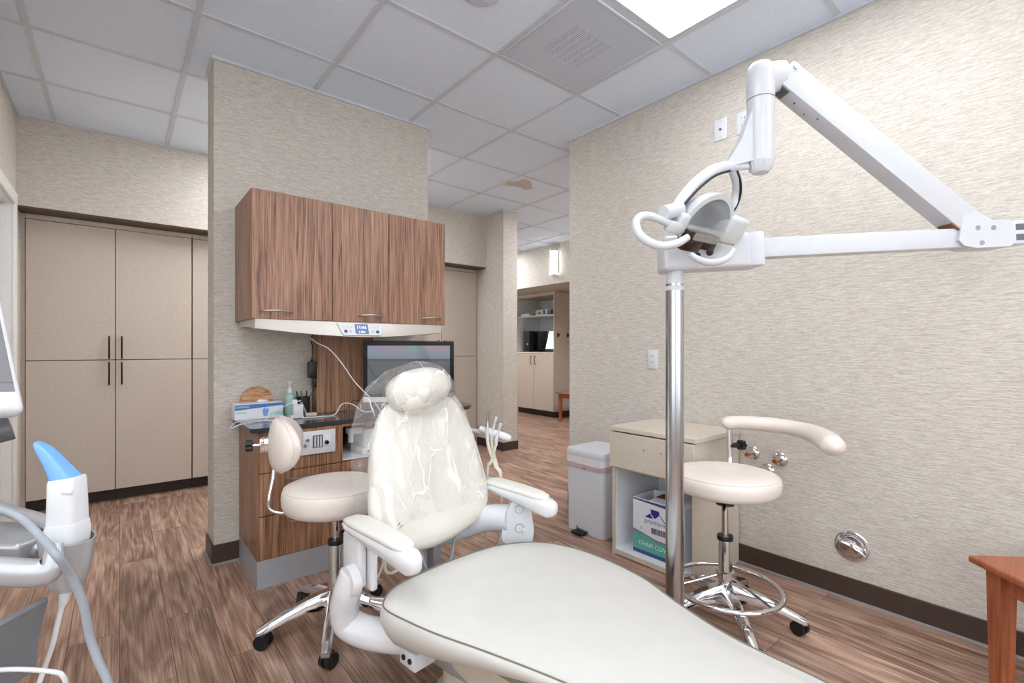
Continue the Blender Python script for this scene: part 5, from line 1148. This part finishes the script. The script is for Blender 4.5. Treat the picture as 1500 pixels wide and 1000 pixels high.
for v, r, ty in ((864, 0.0115, 0), (862, 0.018, 0), (852, 0.025, 0), (830, 0.031, 0), (805, 0.035, 0), (786, 0.0375, 1), (786, 0.0345, 1), (800, 0.0325, 0), (830, 0.028, 0), (850, 0.021, 0), (860, 0.0125, 0), (864, 0.0115, 0)):
    z = zat(v, 0.81)
    rr_.append([V((hc.x, hc.y, z)) + RGT * r * math.cos(2 * PI * q / 32) + FWD * r * math.sin(2 * PI * q / 32) - UP * (0.006 * math.cos(2 * PI * q / 32) * ty) for q in range(32)])
B().loft(rr_, cap=False).done('holder_cup', 'silver', sc)
B().tube([at(60, 800, 0.83), at(66, 803, 0.83)], 0.018, n=14, k=1).done('cup_arm', 'silver', sc)
lw = frame(at(0, 511, 0.74), RGT, UP)
B().prism([(u / FPX * 0.74, (511 - v) / FPX * 0.74) for u, v in ((-90, 960), (-20, 921), (22, 897), (25, 903), (11, 960), (6, 1012), (-90, 1020))], -0.05, 0.03, lw).done('lower_shelf', 'lowergrey', sc)
B().tube([at(-20, 982, 0.72), at(30, 980, 0.74), at(80, 984, 0.76), at(92, 990, 0.765), at(97, 1004, 0.77), at(98, 1030, 0.775), at(80, 1042, 0.77), at(-20, 1040, 0.74)], 0.0035, n=10, k=6).done('wire_rack', 'whiteplastic', sc)
# the scanner handpiece standing in the holder
hs = thing('scanner_handpiece', 'white dental scanner wand with sky blue tip standing in the silver holder', 'scanner', (hc.x, hc.y, zat(815, 0.81)))
def hring(u, v, hw, hd, d=0.81, pw=0.5, tilt=0.0):
    c = at(u, v, d); out = []
    for q in range(24):
        a = 2 * PI * q / 24; ca, sa = math.cos(a), math.sin(a)
        x = hw * math.copysign(abs(ca) ** pw, ca)
        out.append(c + RGT * x + FWD * hd * math.copysign(abs(sa) ** pw, sa) + UP * (tilt * x))
    return out
B().loft([hring(99, 812, 0.010, 0.010), hring(99, 808, 0.021, 0.019), hring(99, 792, 0.0265, 0.022), hring(99, 775, 0.0275, 0.023), hring(99, 765, 0.0255, 0.022, tilt=0.1)]).done('grip_base', 'whiteplastic', hs, ang=60)
gb = B().loft([hring(99, 766, 0.0245, 0.021, tilt=0.1), hring(99, 735, 0.0240, 0.020, tilt=0.1), hring(98.5, 703, 0.0228, 0.019, tilt=0.12), hring(98.5, 699, 0.0215, 0.018, tilt=0.12)]).done('body', 'whiteplastic', hs, ang=60)
bm_ = frame(at(97, 721, 0.7905), RGT, UP)
B().box((-0.0095, -0.004, -0.003), (0.0095, 0.004, 0.0012), 0.0025, 2, mtx=bm_).done('button', 'shellgrey', gb)
B().loft([hring(96, 699, 0.0190, 0.0165, tilt=0.1), hring(94, 695, 0.0185, 0.016), hring(86.5, 684, 0.0170, 0.0145, tilt=-0.15), hring(77, 671, 0.0157, 0.013, tilt=-0.25), hring(68.5, 660, 0.0140, 0.0115, tilt=-0.3), hring(62.5, 652.5, 0.0105, 0.0095, tilt=-0.4), hring(59, 648.5, 0.0060, 0.006, tilt=-0.5)]).done('tip', 'bluetip', hs, ang=60)
cb = B(); cb.tube([at(98, 861, 0.81), at(95, 873, 0.81), at(91, 886, 0.81)], [0.0085, 0.0075, 0.0055], n=12, k=4)
for k in range(6):
    f = k / 6; cb.lathe([(0.002, -0.001), (0.0092 - 0.003 * f, -0.001), (0.0092 - 0.003 * f, 0.001), (0.002, 0.001)], at(97.5 - 6 * f, 864 + 21 * f, 0.81), 14)
cb.tube([at(91, 885, 0.81), at(86, 905, 0.81), at(78, 940, 0.81), at(66, 975, 0.81), at(52, 1010, 0.80), at(20, 1050, 0.80), at(-60, 1055, 0.72), at(-150, 1050, 0.70)], 0.0042, n=10, k=6)
cb.done('cord', 'whiteplastic', hs)
tag(B().tube([at(-60, 733, 0.74), at(-5, 744, 0.74), at(30, 758, 0.738), at(58, 785, 0.735), at(82, 812, 0.71), at(104, 842, 0.73), at(122, 885, 0.74), at(131, 930, 0.745), at(143, 965, 0.745), at(158, 1000, 0.745), at(170, 1050, 0.745), at(120, 1150, 0.745), V((-0.10, 0.98, 0.012))], 0.0058, n=12, k=8).done('cable', 'greyhose'), 'thick grey cable draped over the silver cart handle down to the floor', 'cable')

# ------------------------------------------------------------------ camera, world, colour
cam = bpy.data.cameras.new('camera'); co = bpy.data.objects.new('camera', cam); C.objects.link(co)
cam.sensor_width = 36; cam.lens = 36 * FPX / 1500; cam.shift_y = 11 / 1500; cam.clip_start = 0.02
co.location = (0, 0, CAM_H); co.rotation_euler = (PI / 2, 0, -CAM_YAW)
sc_ = bpy.context.scene; sc_.camera = co
w = bpy.data.worlds.new('world'); sc_.world = w; w.use_nodes = True
w.node_tree.nodes['Background'].inputs[0].default_value = (0.94, 0.97, 1.0, 1); w.node_tree.nodes['Background'].inputs[1].default_value = 1.65
vs = sc_.view_settings; vs.view_transform = 'Standard'; vs.look = 'None'; vs.gamma = 1.0; vs.use_curve_mapping = False; vs.exposure = 1.03
